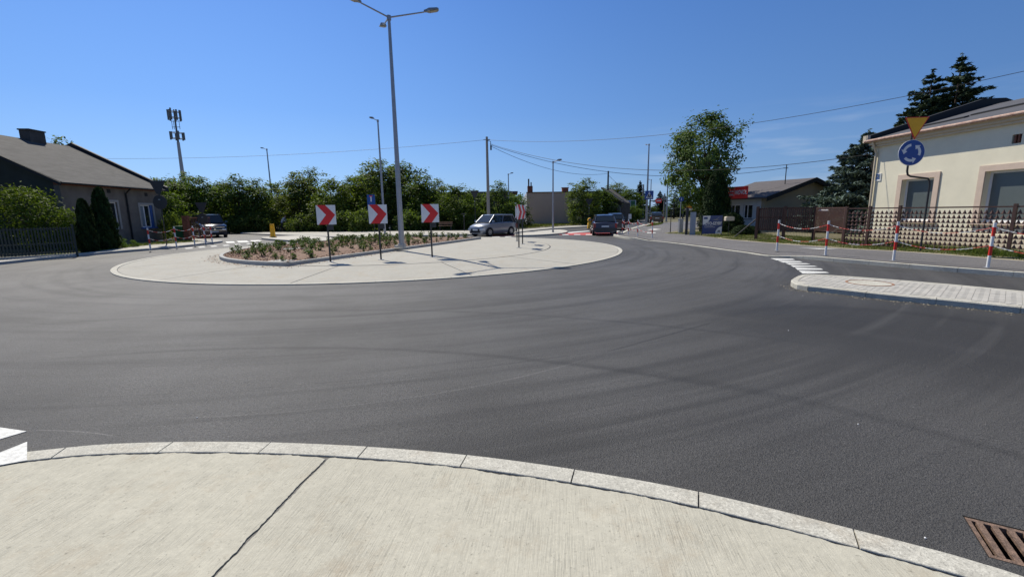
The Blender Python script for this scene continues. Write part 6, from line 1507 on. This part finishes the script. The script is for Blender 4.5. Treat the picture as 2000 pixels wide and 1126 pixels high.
# ------------------------------------------------------------ vehicles
def vehicle(name, label, cat, loc, rz, L, W, H, paint, st, roof, belt_i, wheel_r=.31, wb=(.19,.80), rear=False, scale=1.0, bumper=None, brake=False):
    """st: list of (x fraction from the front, deck height, half width factor). roof: (windscreen base, roof front, roof rear, rear base) fractions."""
    t = thing(name, label, cat, tuple(loc), rz); t.scale = (scale,)*3
    X = lambda f: L/2-f*L; hw = W/2; z0 = .20
    vs = []; 
    for f,zd,wf in st:
        w_ = hw*wf; x = X(f)
        vs += [(x,-w_*.90,z0),(x,-w_*.985,z0+.14),(x,-w_,(z0+zd)*.52),(x,-w_*.975,zd-.07),(x,-w_*.86,zd),(x,0,zd+.025),(x,w_*.86,zd),(x,w_*.975,zd-.07),(x,w_,(z0+zd)*.52),(x,w_*.985,z0+.14),(x,w_*.90,z0)]
    n = len(st); fs = []
    for i in range(n-1):
        for j in range(11): a = i*11+j; b = i*11+(j+1)%11; fs.append((a,b,b+11,a+11))
    fs.append(tuple(range(10,-1,-1))); fs.append(tuple(range((n-1)*11,n*11)))
    body = put('body', MB().add(vs,fs), paint, t, smooth=True)
    zb = st[belt_i][1]-.02; a,b_,c_,d = roof; wb_, wt = hw*.90, hw*.70; zt = H-.05
    P = {'fl':(X(a),wb_*.93,zb),'fr':(X(a),-wb_*.93,zb),'rl':(X(d),wb_*.95,zb),'rr':(X(d),-wb_*.95,zb),'tfl':(X(b_),wt,zt),'tfr':(X(b_),-wt,zt),'trl':(X(c_),wt,zt-.02),'trr':(X(c_),-wt,zt-.02)}
    core = MB().add([P[k] for k in ('fl','fr','rr','rl','tfl','tfr','trr','trl')],[(3,2,1,0),(4,5,6,7),(0,1,5,4),(1,2,6,5),(2,3,7,6),(3,0,4,7)])
    put('cabin', core, M['black'], t)
    def pane(nm, ks, inset=.05, m='glass'):
        q = [Vector(P[k]) for k in ks]; c = sum(q, Vector())/4; nn = (q[1]-q[0]).cross(q[2]-q[0]).normalized()
        if nn.dot(c-Vector((0,0,zb))) < 0: nn = -nn
        q2 = [v.lerp(c, inset) for v in q]; o = [tuple(v+nn*.004) for v in q2]+[tuple(v+nn*.012) for v in q2]
        return put(nm, MB().hull(o), M[m], t)
    pane('windscreen',('fl','fr','tfr','tfl'),.06); pane('rear_window',('rl','rr','trr','trl'),.10)
    def lp(k1,k2,u): return Vector(P[k1]).lerp(Vector(P[k2]),u)
    for s_,(k0,k1,k2,k3) in ((1,('fl','rl','trl','tfl')),(-1,('fr','rr','trr','tfr'))):
        for u0,u1 in ((.05,.45),(.50,.92)):
            for nm,vv in (('p0',lp(k0,k1,u0)),('p1',lp(k0,k1,u1)),('p2',lp(k3,k2,u1)),('p3',lp(k3,k2,u0))): P[nm] = tuple(vv)
            pane('side_window',('p0','p1','p2','p3'),.06)
    pil = MB()
    for k0,k1 in (('fl','tfl'),('fr','tfr'),('rl','trl'),('rr','trr')): pil.tube(P[k0],P[k1],.032,.028,6)
    for k0,k1,k2,k3 in (('fl','rl','tfl','trl'),('fr','rr','tfr','trr')):
        pil.tube(lp(k0,k1,.475),lp(k2,k3,.475),.035,.03,6); pil.tube(P[k2],P[k3],.045,None,6)
    put('pillars', pil, paint, t)
    rf_ = MB(); xs = [X(b_)+.03, X(b_)-.15, X((b_+c_)/2), X(c_)+.12, X(c_)-.05]; hs = [zt-.01, H-.015, H, H-.02, zt-.02]; vs = []
    for x,z in zip(xs,hs): vs += [(x,-wt-.02,zt-.03),(x,-wt*.85,z-.01),(x,0,z),(x,wt*.85,z-.01),(x,wt+.02,zt-.03)]
    fs = [(i*5+j,i*5+j+1,(i+1)*5+j+1,(i+1)*5+j) for i in range(4) for j in range(4)]+[(0,1,2,3,4),(24,23,22,21,20)]+[(i*5+4,i*5,(i+1)*5,(i+1)*5+4) for i in range(4)]
    put('roof', rf_.add(vs,fs), paint, t, smooth=True)
    for f in wb:
        for s_ in (-1,1):
            x = X(f); y = s_*hw
            arch = MB(); k = 14
            pts = [(x+(wheel_r+.055)*math.cos(PI*j/k), wheel_r+(wheel_r+.055)*math.sin(PI*j/k)) for j in range(k+1)]+[(x-wheel_r-.055,.19),(x+wheel_r+.055,.19)]
            put('wheel_arch', arch.xz(pts, min(y*.72,y*1.004), max(y*.72,y*1.004)), M['black'], t)
            wo = put('wheel', MB().tube((x,y-s_*.20,wheel_r),(x,y+s_*.012,wheel_r),wheel_r,None,20), M['tyre'], t)
            rm_ = MB().tube((x,y,wheel_r),(x,y+s_*.018,wheel_r),wheel_r*.64,wheel_r*.6,16)
            put('rim', rm_, M['rim'], wo)
            sp = MB()
            for j in range(5): a_ = 2*PI*j/5+PI/5; sp.tube((x+math.cos(a_)*wheel_r*.4,y+s_*.0185,wheel_r+math.sin(a_)*wheel_r*.4),(x+math.cos(a_)*wheel_r*.4,y+s_*.021,wheel_r+math.sin(a_)*wheel_r*.4),wheel_r*.12,None,6)
            put('rim_gap', sp, M['black'], wo)
    zf, zr_ = st[0][1], st[-1][1]; xf, xr_ = X(st[0][0]), X(st[-1][0])
    for s_ in (-1,1):
        y0,y1 = sorted((s_*hw*.55, s_*hw*.90)); put('headlight', MB().hull([(xf-.25,y0,zf-.22),(xf-.25,y1,zf-.22),(xf+.012,y1-.04*(s_>0),zf-.20),(xf+.012,y0,zf-.20),(xf-.28,y0,zf-.04),(xf-.30,y1+s_*.0,zf-.02),(xf+.005,y1-.05*(s_>0),zf-.06),(xf+.005,y0,zf-.08)]), M['hl'], t)
        y0,y1 = sorted((s_*hw*.78, s_*hw*.965)); put('tail_light', MB().box(xr_-.012,xr_+.16,y0,y1,zr_-.42,zr_-.03), M['tl'], t)
        a_ = Vector(P['fl' if s_>0 else 'fr']); put('mirror', MB().hull([(a_.x-.28,s_*hw*.98,zb+.02),(a_.x-.14,s_*hw*.98,zb+.02),(a_.x-.16,s_*(hw+.17),zb+.04),(a_.x-.27,s_*(hw+.17),zb+.04),(a_.x-.27,s_*hw*.98,zb+.17),(a_.x-.17,s_*hw*.98,zb+.17),(a_.x-.18,s_*(hw+.16),zb+.18),(a_.x-.26,s_*(hw+.16),zb+.18)]), paint, t)
    put('grille', MB().box(xf-.05,xf+.014,-hw*.5,hw*.5,zf-.24,zf-.09), M['black'], t); put('lower_grille', MB().box(xf-.05,xf+.012,-hw*.62,hw*.62,.28,.42), M['black'], t)
    put('rear_bumper', MB().box(xr_-.035,xr_+.10,-hw*.93,hw*.93,.27,.55), bumper or paint, t)
    put('number_plate', MB().box(xr_-.05,xr_-.036,-.26,.26,zr_-.36 if zr_>.9 else .6,zr_-.25 if zr_>.9 else .71), M['white'], t)
    put('number_plate', MB().box(xf+.0145,xf+.025,-.26,.26,.44,.55), M['white'], t)
    return t
hatch = [(0,.62,.74),(.02,.70,.86),(.10,.78,.95),(.27,.93,1.0),(.5,.98,1.0),(.8,1.0,.99),(.95,.98,.93),(1.0,.90,.86)]
fw1 = R(84)
g = G(1181,460,.005)+Vector((.25,1.85,0)); vehicle('parked_car' if False else 'car','dark blue grey hatchback seen from behind on the red crossing','car',g,R(83),3.9,1.70,1.48,M['navy'],hatch,(.24,.42,.86,.975),5,.30,bumper=M['dgrey'])
g = G(1203,450,.005)+Vector((.35,2.1,0)); vehicle('car','dark grey hatchback just ahead of the blue one','car',g,R(78),4.3,1.76,1.52,M['dgrey'],hatch,(.24,.42,.88,.98),5,.32)
g = Vector((Zt(1279,432,62).x,62,.005)); vehicle('car','black car driving away far down the right road','car',g,R(80),4.2,1.75,1.45,M['dgrey'],hatch,(.24,.42,.86,.98),5,.31)
mpv = [(0,.66,.72),(.02,.76,.85),(.12,.88,.95),(.24,.99,1.0),(.5,1.02,1.0),(.8,1.03,.99),(.96,1.0,.94),(1.0,.92,.88)]
rw = G(997.5,458.3); fwp = G(958.5,461.2); dv = (fwp-rw); ang = math.atan2(dv.y,dv.x)
ctr = (rw+fwp)/2; hd = Vector((math.cos(ang),math.sin(ang),0)); sd = Vector((hd.y,-hd.x,0)); sd = sd if sd.y > 0 else -sd
vehicle('car','silver grey compact van like family car driving left behind the island','car',ctr+sd*.45+Vector((-.25,0,.005)),R(-131),3.85,1.68,1.60,M['silver'],mpv,(.20,.37,.92,.985),4,.31,(.18,.80))
vanst = [(0,.80,.80),(.015,.98,.92),(.06,1.08,.97),(.17,1.20,1.0),(.5,1.22,1.0),(.9,1.22,1.0),(.985,1.20,.97),(1.0,1.1,.95)]
vg = G(427,464); vt = vehicle('van','black passenger van with chrome grille waiting at the left crossing','van',vg+Vector((-1.9,1.7,.005)),R(-46),4.9,1.95,1.95,M['vanp'],vanst,(.13,.22,.95,.99),4,.33,(.17,.80))
xf_ = 2.5; put('chrome_bar', MB().box(xf_-.02,xf_+.03,-.70,.70,.83,.875), M['chrome'], vt); put('chrome_bar', MB().box(xf_-.02,xf_+.035,-.78,.78,.60,.64), M['chrome'], vt); put('badge', MB().tube((xf_,0,.68),(xf_+.04,0,.68),.07,None,12), M['chrome'], vt)

# ------------------------------------------------------------ person with a bicycle
def skin_body(name, verts, edges, radii, mat_, parent=None, root=0, sub=2):
    me = bpy.data.meshes.new(name); me.from_pydata(verts, edges, []); ob = bpy.data.objects.new(name, me); C.objects.link(ob)
    sk = ob.modifiers.new('s','SKIN'); sk.use_smooth_shade = True; ss = ob.modifiers.new('u','SUBSURF'); ss.levels = sub; ss.render_levels = sub
    for i,r_ in enumerate(radii): v = me.skin_vertices[0].data[i]; v.radius = (r_, r_); v.use_root = (i == root)
    bpy.context.view_layer.update(); dg = bpy.context.evaluated_depsgraph_get(); m2 = bpy.data.meshes.new_from_object(ob.evaluated_get(dg)); m2.name = name
    bpy.data.objects.remove(ob); m2.materials.clear(); m2.materials.append(mat_) if not isinstance(mat_, list) else [m2.materials.append(q) for q in mat_]
    return link(name, m2, parent)
pb = Vector((Zt(553,457,47).x,47,.06)); psn = thing('person','person in grey shirt and dark trousers bending over a bicycle','person',tuple(pb),0)
V_ = [(0,0,.92),(.04,0,1.08),(.16,0,1.28),(.27,0,1.42),(.36,0,1.50),(.42,0,1.58),(.45,0,1.66), (0,.09,.86),(.05,.11,.48),(-.02,.11,.07),(.12,.12,.03), (0,-.09,.86),(-.05,-.11,.48),(-.14,-.11,.08),(.0,-.12,.03),
      (.25,.19,1.38),(.34,.23,1.14),(.52,.20,1.03),(.60,.19,1.01), (.25,-.19,1.38),(.36,-.23,1.15),(.54,-.20,1.05),(.62,-.19,1.03)]
E_ = [(0,1),(1,2),(2,3),(3,4),(4,5),(5,6),(0,7),(7,8),(8,9),(9,10),(0,11),(11,12),(12,13),(13,14),(3,15),(15,16),(16,17),(17,18),(3,19),(19,20),(20,21),(21,22)]
R_ = [.14,.13,.15,.14,.055,.085,.09,.09,.065,.045,.04,.09,.065,.045,.04,.06,.045,.035,.035,.06,.045,.035,.035]
body = skin_body('body', V_, E_, R_, [M['trousers'],M['shirt'],M['skin']], psn)
for p in body.data.polygons:
    z = p.center.z; x = p.center.x; p.material_index = 2 if (z > 1.49 and x > .3) or (x > .46 and z < 1.12) else (1 if z > .95 else 0)
put('hair', MB().path([(.40,0,1.66),(.43,0,1.73),(.47,0,1.765)],[.085,.092,.04],10), M['hair'], psn, smooth=True)
bk = thing('bicycle','dark bicycle held by the person near the slim lamp post','bicycle',(pb.x+.15,46.7,.06),.1)
for x in (-.25,.80):
    wl = put('wheel', MB().path([(x+.33*math.cos(a),0,.34+.33*math.sin(a)) for a in [2*PI*k/24 for k in range(25)]],.02,6), M['tyre'], bk); sp = MB()
    for k in range(8): a = 2*PI*k/8; sp.tube((x,0,.34),(x+.31*math.cos(a),0,.34+.31*math.sin(a)),.003,None,3)
    put('spokes', sp, M['galv'], wl)
put('frame', MB().tube((-.25,0,.34),(.15,0,.30),.014).tube((.15,0,.30),(.0,0,.86),.016).tube((.15,0,.30),(.62,0,.80),.018).tube((.02,0,.78),(.60,0,.84),.016).tube((-.25,0,.34),(.02,0,.78),.012).tube((.80,0,.34),(.60,0,.98),.016), M['steel_d'], bk)
put('handlebar', MB().path([(.62,-.28,1.0),(.60,0,1.0),(.62,.28,1.0)],.014,6), M['steel_d'], bk); put('saddle', MB().box(-.12,.12,-.07,.07,.87,.92), M['steel_d'], bk)
# small litter on the road
for i,(px,py) in enumerate(((1676,828),(385,815),(1807,1050),(1568,577),(1540,645))):
    g = G(px,py,.002); tag(put('pebble', MB().path([(0,0,-.002),(0,0,.003),(0,0,.006)],[.005,.006,.003],6), M['white'], None, tuple(g)), ['tiny white pebble on the right part of the asphalt','tiny white pebble on the left part of the asphalt','tiny white pebble left of the drain grate','tiny white pebble under the splitter island kerb','tiny white pebble below the splitter island nose'][i], 'pebble')
# crumbs of bark and soil spilled over the kerb of the bed and dirt along the splitter island
rng = np.random.default_rng(77); pts_ = []
for p_ in [q for q in offset(arc, -.12)][30:]+[q for q in offset(chord, -.14)][:12]:
    for k_ in range(34):
        d_ = abs(rng.normal(0,.16)); v_ = Vector((p_.x-bc.x,p_.y-bc.y)).normalized(); pts_.append((p_.x+v_.x*d_+rng.normal(0,.12), p_.y+v_.y*d_+rng.normal(0,.12), ZI-.006+.004))
P_ = np.array(pts_); rr_ = np.hypot(P_[:,0]-RC[0], P_[:,1]-RC[1]); P_[:,2] = np.where(rr_ > RIN+.03, .022+(ZI-.022)*(RR-.2-rr_)/(RR-.2-RIN), ZI+.004)+.006
N_ = rng.normal(0,.3,(len(P_),3))+np.array([0,0,1])
tag(link('bark_crumbs', cards('bark_crumbs', P_, N_, rng.uniform(.008,.03,len(P_)), .6, M['chip'], rng=rng)), 'crumbs of bark spilled on the concrete round the left end of the bed', 'debris', kind='stuff')
pts_ = []
for q in s_out:
    if q.y > 9.9: continue
    for k_ in range(26):
        v_ = Vector((q.x-cxy.x,q.y-cxy.y)).normalized(); d_ = .01+abs(rng.normal(0,.10)); pts_.append((q.x+v_.x*d_+rng.normal(0,.08), q.y+v_.y*d_+rng.normal(0,.08), .004))
P_ = np.array(pts_); N_ = rng.normal(0,.3,(len(P_),3))+np.array([0,0,1])
tag(link('kerb_grit', cards('kerb_grit', P_, N_, rng.uniform(.004,.014,len(P_)), .7, M['sand'], rng=rng)), 'grit and sand lying along the lower kerb of the paved splitter island', 'grit', kind='stuff')
xy_ = np.c_[rng.uniform(-9,11,900), rng.uniform(3.4,16,900)]; keep_ = np.hypot(xy_[:,0]-RC[0], xy_[:,1]-RC[1]) > RR+.3
keep_ &= ~np.array([in_poly((a,b), [tuple(q) for q in s_out]) for a,b in xy_]); xy_ = xy_[keep_]; P_ = np.c_[xy_, np.full(len(xy_), .004)]
tag(link('loose_stones', cards('loose_stones', P_, rng.normal(0,.5,(len(P_),3))+np.array([0,0,1]), rng.uniform(.002,.005,len(P_)), .8, M['kerb_d'], rng=rng)), 'scattered tiny loose stones on the asphalt', 'grit', kind='stuff')
